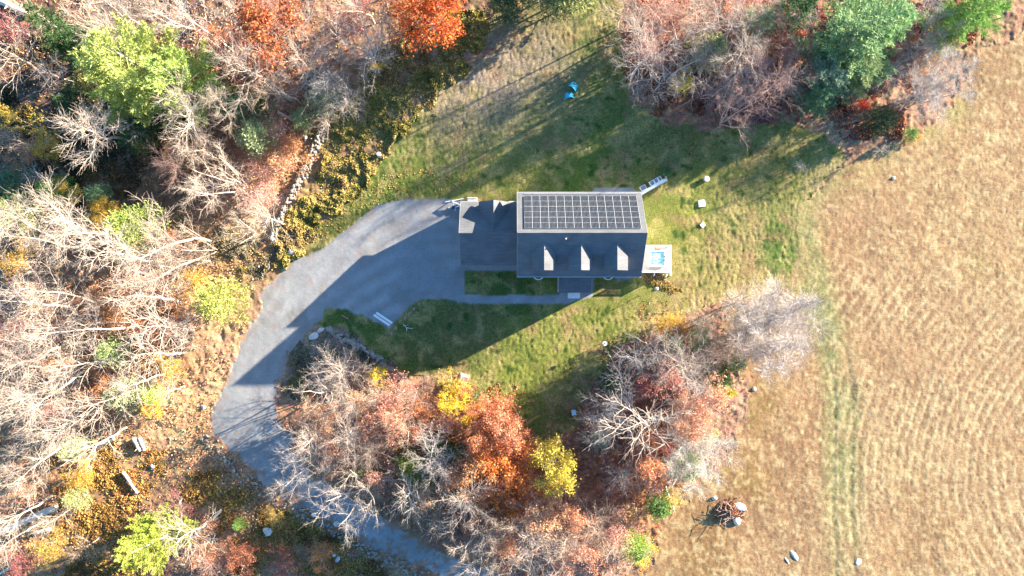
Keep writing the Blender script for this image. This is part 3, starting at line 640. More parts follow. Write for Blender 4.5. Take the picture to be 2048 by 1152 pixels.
# white stools / covers
x, y = W(1413, 358, .3); e = empty("stool", (x, y, gz(x, y))); tag(e, "round faceted white stool, highest of three white objects right of the house", "stool")
MB().cyl(0, 0, .0, .30, .38, .45, 9).cyl(0, 0, .45, .38, .34, .05, 9).build("base", M['white'], e); MB().cyl(0, 0, .5, .28, .25, .04, 9).build("seat", M['rim'], e)
x, y = W(1403.5, 407, .1); e = empty("tank_cover", (x, y, gz(x, y)), R(8)); tag(e, "square white tank cover with rounded corners in the right lawn", "tank cover")
MB().box(0, 0, -.05, .88, .92, .25, bev=.1).build("lid", M['white'], e)
for (a, b) in ((-.18, .2), (.2, .2), (-.18, -.2), (.2, -.2), (0, 0)): MB().cyl(a, b, .2, .05, .05, .03, 8).build("bolt", M['tray_grey'], e)
x, y = W(1405.5, 450, .1); e = empty("tank_cover", (x, y, gz(x, y)), R(42)); tag(e, "small white cover turned on its corner, lowest of three white lawn objects", "tank cover")
MB().box(0, 0, -.05, .56, .56, .22, bev=.03).build("lid", M['white'], e); MB().box(0, 0, .17, .12, .05, .06).build("handle", M['tray_grey'], e)
# barrel in the brush
x, y = W(757.5, 308.5, .4); e = empty("barrel", (x, y, gz(x, y))); tag(e, "small pale blue barrel in the brush at the left lawn edge", "barrel")
BB = simple("pale blue plastic", (.42, .56, .66), .5, .1)
MB().cyl(0, 0, 0, .26, .30, .4, 18).cyl(0, 0, .4, .30, .26, .35, 18).build("body", BB, e); MB().cyl(0, 0, .751, .24, .22, .03, 18).build("lid", M['white'], e)
# lamp post
x, y = W(1209.5, 687, 1.7); e = empty("lamp_post", (x, y, gz(x, y))); tag(e, "slim post with round white cap standing alone on the front lawn", "lamp post")
MB().cyl(0, 0, 0, .035, .035, 1.7, 8).build("pole", M['dark'], e); MB().cyl(0, 0, 1.7, .12, .30, .12, 16).build("lamp_shade", M['white'], e); MB().cyl(0, 0, 1.82, .1, .06, .12, 10).build("finial", M['dark'], e)
for (px, py, lb) in ((1277, 592, "upper right of two dark garden stakes on the front lawn"), (1245.5, 609.5, "lower left of two dark garden stakes on the front lawn")):
    x, y = W(px, py); e = empty("garden_stake", (x, y, gz(x, y)), R(28)); tag(e, lb, "garden stake", "garden stakes on the front lawn")
    MB().cyl(0, 0, 0, .025, .03, .32, 8).build("stem", M['dark'], e); MB().cyl(0, 0, .32, .09, .03, .08, 8).build("cap", M['dark'], e)
# utility cabinet
x, y = W(926.5, 760, .9); e = empty("utility_cabinet", (x, y, gz(x, y)), R(-17)); tag(e, "pale green utility cabinet at the lower edge of the front lawn", "utility cabinet")
MB().box(0, 0, -.1, 1.25, 1.35, .22).build("pad", M['concrete'], e)
MB().extrude([(-.44, -.5, .12), (-.44, -.5, .95), (-.44, .3, .95), (-.44, .5, .80), (-.44, .5, .12)], (.88, 0, 0)).build("body", M['metal_green'], e)
MB().box(0, -.05, .951, .94, 1.0, .05).build("lid", M['metal_green'], e); MB().box(0, -.52, .5, .1, .03, .16).build("handle", M['dark'], e)
# white planks on the drive
x, y = W(766, 638, .15); e = empty("plank_stack", (x, y, gz(x, y)), R(-33.5)); tag(e, "two long white boards side by side on the shaded driveway spur", "boards")
for k in (-1, 1): MB().box(k * .06, k * .21, .14 - .02, 2.5, .30, .07, bev=.01).build("board", M['white'], e)
for k in (-1, 1): MB().box(k * .8, 0, -.02, .1, .8, .14).build("bearer", M['cover'], e)
# antler-like branch, paper, bricks
x, y = W(813, 656, .2); e = MB()
for a, b, w in (((-.45, .5, .1), (0, 0, .15), .08), ((0, 0, .15), (.85, -.06, .12), .07), ((0, 0, .15), (.02, -.42, .05), .09), ((0, 0, .12), (.3, .15, .35), .05), ((-.25, .25, .12), (.25, .42, .2), .04)): e.bar((x + a[0], y + a[1], a[2]), (x + b[0], y + b[1], b[2]), w, w * .6, n=6)
tag(e.build("dead_branch", M['rim']), "bleached forked branch lying on the shaded front lawn", "branch")
for i, (px, py, lb) in enumerate(((838, 607, "topmost faded brick of the row beside the driveway spur"), (828, 618, "second faded brick down the row beside the driveway spur"), (819, 627, "third faded brick down the row beside the driveway spur"), (810, 636, "fourth faded brick down the row beside the driveway spur"), (792, 656, "fifth faded brick down the row beside the driveway spur"), (783, 667, "lowest faded brick of the row beside the driveway spur"))):
    x, y = W(px, py); o = MB().box(0, 0, 0, .42, .24, .12, bev=.02).build("brick", M['redbrick']); o.location = (x, y, gz(x, y) - .01); o.rotation_euler[2] = R(60 + i * 7); tag(o, lb, "brick", "faded bricks beside the driveway spur")
o = MB().box(0, 0, 0, 1.0, .12, .1, bev=.01).build("timber", M['redbrick']); x, y = W(690, 634); o.location = (x, y, gz(x, y)); o.rotation_euler[2] = R(-28); tag(o, "short reddish timber lying on the shaded lawn above the rocks", "timber")
# crate in SE shade
x, y = W(1147.5, 825, .3); e = empty("storage_tote", (x, y, gz(x, y)), R(12)); tag(e, "small pale blue lidded tote at the shaded lower end of the lawn", "storage tote")
MB().box(0, 0, 0, .52, .62, .38, bev=.03).build("body", BB, e); MB().box(0, 0, .381, .58, .68, .05, bev=.02).build("lid", BB, e)
# white ledge with trays off the corner of the house
a = V(1281, 388); b = V(1331, 360); d = (b - a); ang_ = math.atan2(d.y, d.x); L = d.length
e = empty("garden_ledge", (a.x, a.y, 0), ang_); tag(e, "long white plank ledge running up-right from the rear corner of the house", "ledge")
MB().box(L / 2 - .2, 0, .42, L + .6, .42, .08, bev=.02).build("plank", M['white'], e); MB().box(L + .12, .45, .42, .2, .75, .08, bev=.02).build("end_return", M['white'], e)
for t in (.3, 1.3, 2.3, L - .1): MB().box(t, 0, -.1, .12, .3, .52).build("leg", M['white'], e)
for (t, n_, wd, lb) in ((.62, .52, .75, "white tray nearest the house on the white ledge"), (1.95, .50, .6, "middle white tray on the white ledge"), (2.55, .5, .55, "third white tray along the white ledge"), (3.1, .5, .45, "white tray farthest from the house on the white ledge")):
    p = Matrix.Rotation(ang_, 3, 'Z') @ Vector((t, n_, 0)); q = empty("planter_tray", (a.x + p.x, a.y + p.y, .3), ang_); tag(q, lb, "planter tray", "white trays along the ledge")
    bb = MB(); bb.box(0, 0, -.3, wd, .62, .42)
    for s_ in (-1, 1): bb.box(s_ * (wd / 2 - .03), 0, .121, .06, .62, .1); bb.box(0, s_ * .28, .121, wd - .12, .06, .1)
    bb.build("box", M['white'], q); MB().box(0, 0, .121, wd - .13, .49, .05).build("filling", M['tray_grey'], q)
# playthings at the garage corner
x, y = W(911, 412, .4); e = empty("sawhorse", (x, y, 0)); tag(e, "white sawhorse with splayed legs on the gravel by the garage corner", "sawhorse")
MB().bar((-.35, .55, .7), (.75, .08, .7), .13).build("beam", M['white'], e)
for a_, b_ in (((-.35, .55, .65), (-.05, -.55, 0)), ((.65, .12, .65), (-.1, -.18, 0)), ((.65, .12, .65), (.55, -.5, 0)), ((-.35, .55, .65), (-.6, .75, 0))): MB().bar(a_, b_, .10).build("leg", M['white'], e)
for (px, py, r_, lb) in ((906.5, 415.5, .24, "larger dark blue bucket under the white sawhorse"), (917.5, 417.5, .19, "smaller dark blue bucket under the white sawhorse")):
    x, y = W(px, py, .3); e = empty("bucket", (x, y, gz(x, y))); tag(e, lb, "bucket", "dark blue buckets by the garage")
    DB = simple("dark blue plastic", (.015, .06, .14), .5, .1); MB().cyl(0, 0, 0, r_ * .85, r_, .42, 16).build("body", DB, e); MB().cyl(0, 0, .421, r_ * 1.05, r_ * 1.02, .04, 16).build("lid", DB, e)
o = MB().bar((-1.2, -.22, .08), (1.2, .22, .1), .1).build("pole", M['white']); x, y = W(909, 400.5, .1); o.location = (x, y, 0); tag(o, "long white pole lying along the grass edge behind the garage", "pole")
o = MB().bar((-.2, 0, .05), (.2, 0, .05), .1).build("board_offcut", M['white']); x, y = W(899.5, 415.5, .1); o.location = (x, y, 0); tag(o, "short white board offcut left of the larger blue bucket", "board")
x, y = W(945, 399, .5); e = empty("pallet_rack", (x, y, 0)); tag(e, "white slatted rack standing against the rear wall of the garage", "rack")
b = MB()
for k in range(8): b.box(-.56 + k * .16, 0, 0, .06, .5, .9)
b.build("slats", M['white'], e); MB().box(0, -.18, .901, 1.3, .1, .06).box(0, .2, .901, 1.3, .08, .06).build("rails", M['white'], e)

# ------------------------------------------------------------------ trees
def prisms(segs, k=3):
    """segs (N,8): p0 p1 r0 r1 -> tapered k-sided sticks"""
    s = np.asarray(segs, float); p0 = s[:, :3]; p1 = s[:, 3:6]; d = p1 - p0; d /= np.linalg.norm(d, axis=1, keepdims=True) + 1e-9
    up = np.where(np.abs(d[:, 2:3]) > .9, np.array([[1., 0, 0]]), np.array([[0, 0, 1.]])); u = np.cross(d, up); u /= np.linalg.norm(u, axis=1, keepdims=True) + 1e-9; v = np.cross(d, u)
    n = len(s); vs = np.zeros((n, 2 * k, 3))
    for i in range(k):
        a = 2 * math.pi * i / k; w = u * math.cos(a) + v * math.sin(a)
        vs[:, i] = p0 + w * s[:, 6:7]; vs[:, k + i] = p1 + w * s[:, 7:8]
    base = (np.arange(n) * 2 * k)[:, None]; f = []
    for i in range(k): f.append(np.concatenate([base + i, base + (i + 1) % k, base + k + (i + 1) % k, base + k + i], 1))
    return vs.reshape(-1, 3), np.concatenate(f)

def rot_about(d, ang, az, rr):
    """unit vector at angle ang from d, azimuth az"""
    d = np.asarray(d); a = np.array([0, 0, 1.]) if abs(d[2]) < .9 else np.array([1., 0, 0])
    u = np.cross(d, a); u /= np.linalg.norm(u); v = np.cross(d, u)
    return d * math.cos(ang) + (u * math.cos(az) + v * math.sin(az)) * math.sin(ang)

class Tree:
    """unit-free skeleton: trunk and limb sticks, twig sticks, twig points"""
    def __init__(s, seed, H, clear=.35, spread=.30, limbs=16, subs=9, twigs=5, r0=None, fork=0, up=.35, twig_r=.0105, wob=.06, tw_len=1.0):
        s.rr = random.Random(seed); s.trunk = []; s.br = []; s.pts = []; s.H = H; s.up = up; s.twig_r = twig_r; s.subs = subs; s.twigs = twigs; s.tl = tw_len
        r0 = r0 or .0115 * H; stems = fork or 1
        for k in range(stems):
            d = np.array([0, 0, 1.]) if not fork else rot_about((0, 0, 1), R(s.rr.uniform(12, 26)), 2 * math.pi * (k + s.rr.random() * .6) / stems, s.rr)
            p = np.array([0, 0, -.2]) if not fork else np.array([d[0] * .15, d[1] * .15, -.2]); n = 16; L = H * .97 * (1 if not fork else s.rr.uniform(.85, 1)); step = L / n; rs = r0 * (1 if not fork else .7)
            path = [(p.copy(), rs)]
            for i in range(n):
                d = d + np.array([s.rr.gauss(0, wob), s.rr.gauss(0, wob), .05]); d /= np.linalg.norm(d); q = p + d * step
                r1 = rs * (1 - (i + 1) / n) ** .8 + .014; s.trunk.append((*p, *q, path[-1][1], r1)); p = q; path.append((p.copy(), r1))
            nl = max(3, limbs // stems); az = s.rr.random() * 6.28
            for j in range(nl):
                t = clear + (1 - clear) * ((j + s.rr.random() * .8) / nl) * .96; i = min(n - 1, int(t * n)); f = t * n - i
                b = path[i][0] * (1 - f) + path[i + 1][0] * f; az += 2.4 + s.rr.uniform(-.5, .5)
                rel = (t - clear) / (1 - clear); shape = math.sin(math.pi * min(1, .22 + rel * .74)) ** .7
                ln = H * spread * 1.25 * max(.30, shape) * s.rr.uniform(.75, 1.15)
                s.limb(b, rot_about((0, 0, 1), R(s.rr.uniform(50, 76) * (1 - .5 * rel)), az, s.rr), ln, path[i][1] * s.rr.uniform(.36, .52), 1)
    def limb(s, p, d, L, r, lev):
        rr = s.rr; n = {1: 7, 2: 4, 3: 2}[lev]; step = L / n; out = s.trunk if lev <= 2 else s.br; az = rr.random() * 6.28
        r = max(r, s.twig_r * (1.3 if lev < 3 else 1.0)); rend = s.twig_r * .75; p = np.array(p); d = np.array(d)
        for i in range(n):
            w = .16 if lev < 3 else .2
            d = d + np.array([rr.gauss(0, w), rr.gauss(0, w), rr.gauss(0, w) + s.up * .15]); d /= np.linalg.norm(d); q = p + d * step
            ra = r + (rend - r) * (i / n) ** .8; rb = r + (rend - r) * ((i + 1) / n) ** .8
            out.append((*p, *q, ra, rb)); p = q
            if lev < 3 and i >= (1 if lev == 1 else 0):
                c = (s.subs / (n - 1)) if lev == 1 else (s.twigs / n); m_ = int(c) + (rr.random() < c - int(c))
                for _ in range(m_):
                    az += 2.4 + rr.uniform(-.6, .6); b = p - d * step * rr.random(); fr = 1 - (i / n) * .5
                    ln = (L * rr.uniform(.32, .5) * fr + .2) if lev == 1 else s.tl * rr.uniform(.6, 1.2) * fr
                    s.limb(b, rot_about(d, R(rr.uniform(25, 58)), az, rr), ln, rb * .6, lev + 1)
            if lev == 3: s.pts.append((q.copy(), d.copy()))
        if lev < 3:
            s.limb(p, d, s.tl * .8, rend, 3)

def sticks_obj_mesh(name, segs, k): 
    v, f = prisms(segs, k); return np_mesh(name, v, f, [M['bark']], smooth=True)
def leaf_arrays(pts, per, size, spread, rr, droop=0.0):
    n = len(pts) * per; c = np.repeat(np.array([p for p, _ in pts]), per, 0) + rr.normal(0, spread, (n, 3))
    a = rr.normal(0, 1, (n, 3)); a /= np.linalg.norm(a, axis=1, keepdims=True); b = rr.normal(0, 1, (n, 3)); b = np.cross(a, b); b /= np.linalg.norm(b, axis=1, keepdims=True)
    s = size * rr.uniform(.55, 1.35, (n, 1)); a = a * s; b = b * s * .62
    vs = np.stack([c - a, c - b * .9 + a * .1, c + a, c + b], 1).reshape(-1, 3); f = np.arange(n * 4).reshape(-1, 4)
    cl = np.repeat(np.stack([rr.random(n), rr.random(n), rr.random(n)], 1), 4, 0)
    # whole clumps differ too
    q = (np.sin(c[:, 0] * 1.7 + 1) * np.sin(c[:, 1] * 1.9) * np.sin(c[:, 2] * 2.1) * .5 + .5); cl[:, 0] = cl[:, 0] * .65 + np.repeat(q, 4) * .35
    return vs, f, cl
def two_part_mesh(name, segs, k, lv, lf, lc, leafmat):
    v, f = prisms(segs, k); nv = len(v); vs = np.concatenate([v, lv]); fs = np.concatenate([f, lf + nv]); mi = np.concatenate([np.zeros(len(f), int), np.ones(len(lf), int)])
    cs = np.concatenate([np.full((nv, 3), .5), lc]); return np_mesh(name, vs, fs, [M['bark'], M[leafmat]], mi, cs, False, "Leaf")

BARE = []; LEAFY = []; PINE = []; FIR = []; BUSH = []
nprng = np.random.default_rng(11)
for sd, kw in enumerate([dict(H=16, clear=.42, spread=.27, limbs=17, subs=9, twigs=6), dict(H=16, clear=.50, spread=.24, limbs=16, subs=9, twigs=6, up=.5), dict(H=16, clear=.30, spread=.30, limbs=19, subs=9, twigs=6, up=.3),
                         dict(H=16, clear=.38, spread=.26, limbs=18, subs=9, twigs=6, fork=3, up=.4), dict(H=16, clear=.50, spread=.23, limbs=15, subs=10, twigs=6, wob=.09), dict(H=16, clear=.25, spread=.30, limbs=20, subs=9, twigs=6, fork=4, up=.3)]):
    t = Tree(100 + sd, **kw); BARE.append((sticks_obj_mesh("trunk", t.trunk, 5), sticks_obj_mesh("crown", t.br, 3)))
t = Tree(140, H=16, clear=.45, spread=.27, limbs=13, subs=6, twigs=4, twig_r=.016, wob=.1); BARE.append((sticks_obj_mesh("trunk", t.trunk, 5), sticks_obj_mesh("crown", t.br, 3)))   # sparse, spreading
t = Tree(141, H=16, clear=.12, spread=.26, limbs=46, subs=15, twigs=8, fork=6, up=.7, twig_r=.012); BARE.append((sticks_obj_mesh("trunk", t.trunk, 5), sticks_obj_mesh("crown", t.br, 3)))  # dense fine broom
for sd, kw, per in ((200, dict(H=10, clear=.22, spread=.34, limbs=18, subs=8, twigs=4), 5), (201, dict(H=10, clear=.15, spread=.32, limbs=18, subs=8, twigs=4, fork=3), 4), (202, dict(H=10, clear=.25, spread=.33, limbs=14, subs=6, twigs=4), 3)):
    t = Tree(sd, **kw); lv, lf, lc = leaf_arrays(t.pts[::2], int(per * 1.4), .15, .24, nprng)
    LEAFY.append((sticks_obj_mesh("trunk", t.trunk, 5), two_part_mesh("crown", t.br[::2], 3, lv, lf, lc, 'leaf')))

def pine(seed, H, R0, whorls, per, conic, tuft, tl=.34, tw=.055, jag=.25):
    rr = random.Random(seed); g = np.random.default_rng(seed); trunk = []; br = []; pts = []
    p = np.array([0, 0, -.2]); n = 12; path = [p]; d = np.array([0, 0, 1.])
    for i in range(n):
        d = d + np.array([rr.gauss(0, .02), rr.gauss(0, .02), 0]); d /= np.linalg.norm(d); q = p + d * H / n; trunk.append((*p, *q, .014 * H * (1 - i / n) + .02, .014 * H * (1 - (i + 1) / n) + .02)); p = q; path.append(p)
    for w in range(whorls):
        t = .16 + .83 * (w / (whorls - 1)); i = min(n - 1, int(t * n)); b = path[i] + (path[i + 1] - path[i]) * (t * n - i)
        env = R0 * ((1 - t) / .84) ** conic + .25
        k = per if t < .85 else max(3, per - 2); az0 = rr.random() * 6.28
        for j in range(k):
            az = az0 + 6.283 * j / k + rr.uniform(-.35, .35); L = env * rr.uniform(1 - jag * 1.6, 1 + jag * .7); el = R(rr.uniform(2, 18) + 26 * t)
            dd = np.array([math.cos(az) * math.cos(el), math.sin(az) * math.cos(el), math.sin(el)]); m_ = max(3, int(L / .5)); q = b + np.array([0, 0, rr.uniform(-.2, .2)]); st_ = L / m_; side = np.array([-dd[1], dd[0], 0]); side /= np.linalg.norm(side)
            for s_ in range(m_):
                dd = dd + np.array([rr.gauss(0, .06), rr.gauss(0, .06), .03]); dd /= np.linalg.norm(dd); e = q + dd * st_; ra = .012 + .02 * L * (1 - s_ / m_) * .5; br.append((*q, *e, ra, ra * .8)); q = e
                if s_ / m_ > .22:
                    for sg in (-1, 1):
                        sl = min(1.0, .26 * L * (1 - .75 * abs(s_ / m_ - .45)) + .15) * rr.uniform(.6, 1.1)
                        sd2 = dd * .75 + side * sg * rr.uniform(.5, .9) + np.array([0, 0, rr.uniform(0, .25)]); sd2 /= np.linalg.norm(sd2); e2 = q + sd2 * sl; br.append((*q, *e2, .012, .008))
                        for u in np.linspace(.3, 1, max(2, int(sl / .20))): pts.append((q + (e2 - q) * u, sd2))
                if s_ / m_ > .5: pts.append((q, dd))
    P = np.array([a for a, _ in pts]); D = np.array([b for _, b in pts]); n = len(P) * tuft
    c = np.repeat(P, tuft, 0) + g.normal(0, .05, (n, 3)); dr = np.repeat(D, tuft, 0) + g.normal(0, .62, (n, 3)) + np.array([0, 0, .35]); dr /= np.linalg.norm(dr, axis=1, keepdims=True)
    sdv = np.cross(dr, g.normal(0, 1, (n, 3))); sdv /= np.linalg.norm(sdv, axis=1, keepdims=True); ln = tl * g.uniform(.6, 1.25, (n, 1))
    vs = np.stack([c - sdv * tw * .5, c + dr * ln * .55 - sdv * tw, c + dr * ln, c + dr * ln * .55 + sdv * tw], 1).reshape(-1, 3); cl = np.repeat(np.stack([g.random(n), g.random(n), g.random(n)], 1), 4, 0)
    return sticks_obj_mesh("trunk", trunk, 6), two_part_mesh("crown", br, 3, vs, np.arange(n * 4).reshape(-1, 4), cl, 'needle')
PINE.append(pine(300, 18, 5.6, 14, 6, .55, 8, .50, .05, .38)); PINE.append(pine(301, 18, 5.2, 13, 6, .7, 8, .50, .05, .45))
FIR.append(pine(310, 6, 2.0, 15, 7, .8, 5, .26, .05)); FIR.append(pine(311, 6, 2.2, 13, 7, .6, 5, .26, .05, .35))
for sd in (400, 401):
    t = Tree(sd, H=3, clear=.05, spread=.42, limbs=16, subs=6, twigs=4, fork=5, up=.5, twig_r=.012, tw_len=.4); lv, lf, lc = leaf_arrays(t.pts[::2], 5, .10, .13, nprng)
    BUSH.append((sticks_obj_mesh("stems", t.trunk, 4), two_part_mesh("foliage", t.br[::2], 3, lv, lf, lc, 'leaf')))

TREES = []
def meas(pair):
    co = np.empty(len(pair[1].vertices) * 3, np.float32); pair[1].vertices.foreach_get("co", co); co = co.reshape(-1, 3)
    return float(np.percentile(np.hypot(co[:, 0] - np.median(co[:, 0]), co[:, 1] - np.median(co[:, 1])), 90)), float(np.median(co[:, 0])), float(np.median(co[:, 1])), float(co[:, 2].max())
MEAS = {id(L): [meas(p) for p in L] for L in (BARE, LEAFY, PINE, FIR, BUSH)}
KINDS = {  # kind: (library, unit height, unit crown radius, object name, category)
    'bare': (BARE, 16, 5.2, "bare_tree", "tree"), 'leaf': (LEAFY, 10, 4.0, "autumn_tree", "tree"), 'pine': (PINE, 18, 5.4, "pine_tree", "tree"),
    'fir': (FIR, 6, 2.2, "young_fir", "tree"), 'bush': (BUSH, 3, 1.7, "bush", "bush")}
trs = random.Random(5)
def tree(kind, px, py, h, rad, color, desc, var=None, bk=(.40, .36, .32), lean=None, label=None, at=.62):
    """px,py: where the photo shows the middle of the crown; h, rad in metres"""
    if px > 1225 and py < 260 and px < 1640 and kind != 'fir': h *= (.88 if kind == 'bare' and int(px) % 3 == 0 else .56 if kind != 'leaf' else .42)      # the low wood by the rear lawn
    elif 560 < px < 800 and py < 260: h *= .68
    elif px >= 1640 and py < 330: h *= .64
    elif 560 < px < 1260 and py > 700: h *= .62 if px < 780 else .74                            # the wood inside the road bend
    lib, H0, R0, nm, cat = KINDS[kind]; var = trs.randrange(6 if kind == 'bare' else len(lib)) if var is None else var
    x, y = W(px, py, h * at); tm, cm = lib[var % len(lib)]
    r0_, mx_, my_, h0_ = MEAS[id(lib)][var % len(lib)]; sz = h / h0_; sx = rad * .93 / r0_; az_ = trs.uniform(0, 6.28)
    x -= (mx_ * math.cos(az_) - my_ * math.sin(az_)) * sx; y -= (mx_ * math.sin(az_) + my_ * math.cos(az_)) * sx
    e = empty(nm, (x, y, gz(x, y) - .05), az_); e.scale = (sx, sx, sz)
    if lean:
        lx, ly = lean; e.rotation_euler = (math.radians(-ly), math.radians(lx), 0)
        tip = Vector((math.sin(R(lx)), math.sin(R(ly)), 0)) * h * at; e.location.x -= tip.x; e.location.y -= tip.y
    t_ = link(bpy.data.objects.new(tm.name, tm), e); c_ = link(bpy.data.objects.new(cm.name, cm), e)
    k = trs.uniform(.86, 1.12); bc = tuple(min(.8, c * k) for c in bk) + (1,); t_.color = tuple(min(.8, c * 1.3) for c in bc[:3]) + (1,); bc = tuple(c * .96 for c in bc[:3]) + (1,)
    c_.color = bc if kind == 'bare' else tuple(max(.004, c * trs.uniform(.9, 1.1)) for c in color) + (1,)
    e["category"] = cat; TREES.append(dict(o=e, kind=kind, desc=desc, px=px, py=py, label=label, h=h)); return e
PALE = (.48, .40, .33); GREY = (.38, .34, .31); TAN = (.42, .325, .25); RED = (.38, .25, .21)
ORANGE = (.50, .22, .10); RUST = (.37, .15, .08); SALMON = (.52, .26, .17); DRED = (.28, .09, .08); YEL = (.68, .50, .04); GOLD = (.55, .36, .07); LIME = (.40, .44, .08); OLIVE = (.26, .26, .10)
PG = (.40, .47, .13); BG_ = (.18, .29, .16); DG = (.08, .15, .06); BR = (.24, .36, .09); SG = (.34, .39, .20)

def B(px, py, h, r, bk=PALE, var=None, lean=None, desc=None, label=None):
    d = desc or {PALE: "pale bare tree", GREY: "grey bare tree", TAN: "tan bare tree", RED: "reddish bare tree"}.get(bk, "dense whitish bare tree")
    return tree('bare', px, py, h, r, None, d, var, bk, lean, label)
# upper left woods
B(205, 45, 17, 4.6, PALE, 3, label="bright white bare tree rising behind the big yellow-green pine"); B(30, 110, 15, 4.5, TAN, 6); B(195, 262, 17, 4.6, PALE, 4, label="pale birch with a long exposed trunk left of the orange undergrowth")
B(262, 258, 9, 1.8, GREY, 6); B(378, 232, 16, 4.2, PALE, 1); B(442, 212, 14, 2.8, PALE, 4); B(500, 138, 16, 4.9, PALE, 0); B(612, 128, 16, 4.4, PALE, 2); B(655, 170, 15, 4.0, GREY, 0)
B(720, 60, 17, 4.6, PALE, 5); B(600, 45, 16, 4.4, GREY, 6); B(665, 90, 14, 3.6, GREY, 3); B(690, 205, 12, 2.8, PALE, 1); B(745, 110, 14, 3.4, GREY, 2); B(775, 50, 13, 3.4, TAN, 0); B(470, 30, 14, 3.2, GREY, 1)
B(385, 45, 15, 3.8, GREY, 6); B(320, 20, 14, 3.8, GREY, 3); B(440, 345, 13, 3.7, PALE, 5); B(400, 385, 10, 2.8, PALE, 2); B(345, 330, 9, 3.0, RED, 0); B(395, 300, 10, 2.6, TAN, 1); B(525, 430, 12, 3.6, PALE, 2); B(480, 455, 7, 2.4, PALE, 5)
B(75, 30, 13, 2.8, TAN, 6); B(545, 185, 11, 2.8, TAN, 1); B(560, 30, 14, 3, RED, 2); B(105, 150, 9, 2.4, GREY, 6); B(60, 290, 12, 2.6, TAN, 6); B(80, 355, 8, 2.4, GREY, 6); B(250, 20, 13, 3, GREY, 4)
B(650, 240, 8, 2.2, TAN, 2); B(700, 20, 15, 3.6, TAN, 1)
tree('leaf', 535, 55, 15, 4.6, (.42, .12, .06), "dark red-orange tree", 0); tree('leaf', 865, 25, 14, 4.4, (.50, .14, .035), "vivid orange-red tree", 0, label="vivid orange-red tree at the top edge above the brush"); tree('leaf', 825, 5, 12, 3.4, ORANGE, "orange tree", 1)
tree('leaf', 700, 35, 9, 3.0, DRED, "crimson tree", 1); tree('leaf', 445, 125, 6, 3.2, DRED, "low crimson tree", 2); tree('leaf', 430, 70, 7, 2.4, RUST, "low rust tree", 2); tree('leaf', 490, 95, 6, 2.4, DRED, "low crimson tree", 1)
tree('leaf', 410, 305, 5, 2.6, RUST, "low rust tree", 2); tree('leaf', 355, 300, 5, 2.4, RUST, "low rust tree", 1); tree('leaf', 545, 265, 5, 3.2, SALMON, "low salmon tree", 2); tree('leaf', 590, 300, 5, 2.6, ORANGE, "low orange tree", 2)
tree('leaf', 35, 235, 9, 2.2, GOLD, "sparse golden tree", 2); tree('leaf', 90, 290, 7, 2.0, GOLD, "sparse golden tree", 1); tree('leaf', 20, 60, 7, 2.8, DRED, "low crimson tree", 2); tree('leaf', 285, 285, 4, 1.4, GOLD, "sparse golden bush-like tree", 2); tree('leaf', 750, 132, 6, 1.0, YEL, "small bright yellow tree", 2)
tree('leaf', 560, 290, 4, 2.0, SALMON, "low salmon tree", 0); tree('leaf', 130, 375, 5, 1.8, GOLD, "sparse golden tree", 2); tree('leaf', 45, 305, 5, 2.2, SALMON, "low salmon tree", 1)
tree('pine', 262, 128, 19, 5.6, PG, "big yellow-green pine", 0, label="largest yellow-green pine filling the upper left woods"); tree('pine', 345, 150, 17, 4.4, PG, "yellow-green pine", 1, label="yellow-green pine overlapping the right side of the largest pine"); tree('pine', 225, 172, 15, 3.4, PG, "yellow-green pine", 1, label="smaller yellow-green pine below the left edge of the largest pine")
tree('pine', 105, 55, 12, 3.2, DG, "dark green pine", 1); tree('fir', 640, 190, 6, 2.2, SG, "pale green fir", 0); tree('fir', 425, 180, 7, 2.4, BR, "mid green fir", 1); tree('fir', 270, 265, 6, 2.6, DG, "dark green fir", 0); tree('fir', 100, 375, 6, 1.8, BR, "mid green fir", 0)
tree('fir', 190, 388, 5, 1.5, BG_, "blue-green fir", 1); tree('fir', 20, 365, 6, 2.4, BG_, "blue-green fir", 0); tree('fir', 510, 272, 7, 2.7, SG, "pale green fir", 1); tree('fir', 150, 80, 7, 2.2, DG, "dark green fir", 1); tree('fir', 470, 210, 6, 2.2, BG_, "blue-green fir", 0); tree('fir', 625, 165, 5, 1.5, DG, "dark green fir", 0); tree('fir', 600, 235, 4, 1.6, SG, "pale green fir", 1); tree('fir', 828, 62, 4, 1.2, DG, "dark green fir", 0); tree('fir', 520, 200, 5, 1.8, DG, "dark green fir", 1)
tree('fir', 135, 200, 5, 2.4, DG, "dark green fir", 0); tree('fir', 175, 160, 6, 2.2, OLIVE, "olive fir", 1)
# left middle woods
for a in ((60, 455, 18, 4.6, PALE, 4), (130, 440, 17, 4.6, PALE, 1), (190, 470, 17, 4.2, PALE, 6), (240, 505, 18, 4.6, PALE, 6), (310, 500, 17, 4.8, PALE, 1), (25, 600, 18, 4.4, GREY, 6),
          (115, 585, 18, 4.4, PALE, 0), (285, 590, 16, 4.4, PALE, 6), (330, 545, 15, 4.0, PALE, 1), (385, 500, 12, 3.4, TAN, 5), (320, 650, 15, 4.6, PALE, 6), (140, 660, 17, 4.4, PALE, 1), (55, 715, 18, 4.8, PALE, 4),
          (150, 730, 17, 4.6, PALE, 6), (300, 705, 15, 3.8, PALE, 6), (100, 790, 18, 4.4, PALE, 4), (30, 800, 18, 4.6, PALE, 0), (205, 805, 16, 4.2, PALE, 6), (120, 860, 17, 4.4, PALE, 1), (70, 935, 15, 3.8, PALE, 4), (30, 660, 17, 4.2, RED, 2),
          (270, 770, 13, 3.0, PALE, 6), (190, 890, 13, 3.4, PALE, 6), (365, 655, 9, 2.6, PALE, 2), (20, 470, 15, 3.4, TAN, 0), (340, 780, 8, 1.8, PALE, 6)):
    B(*a)
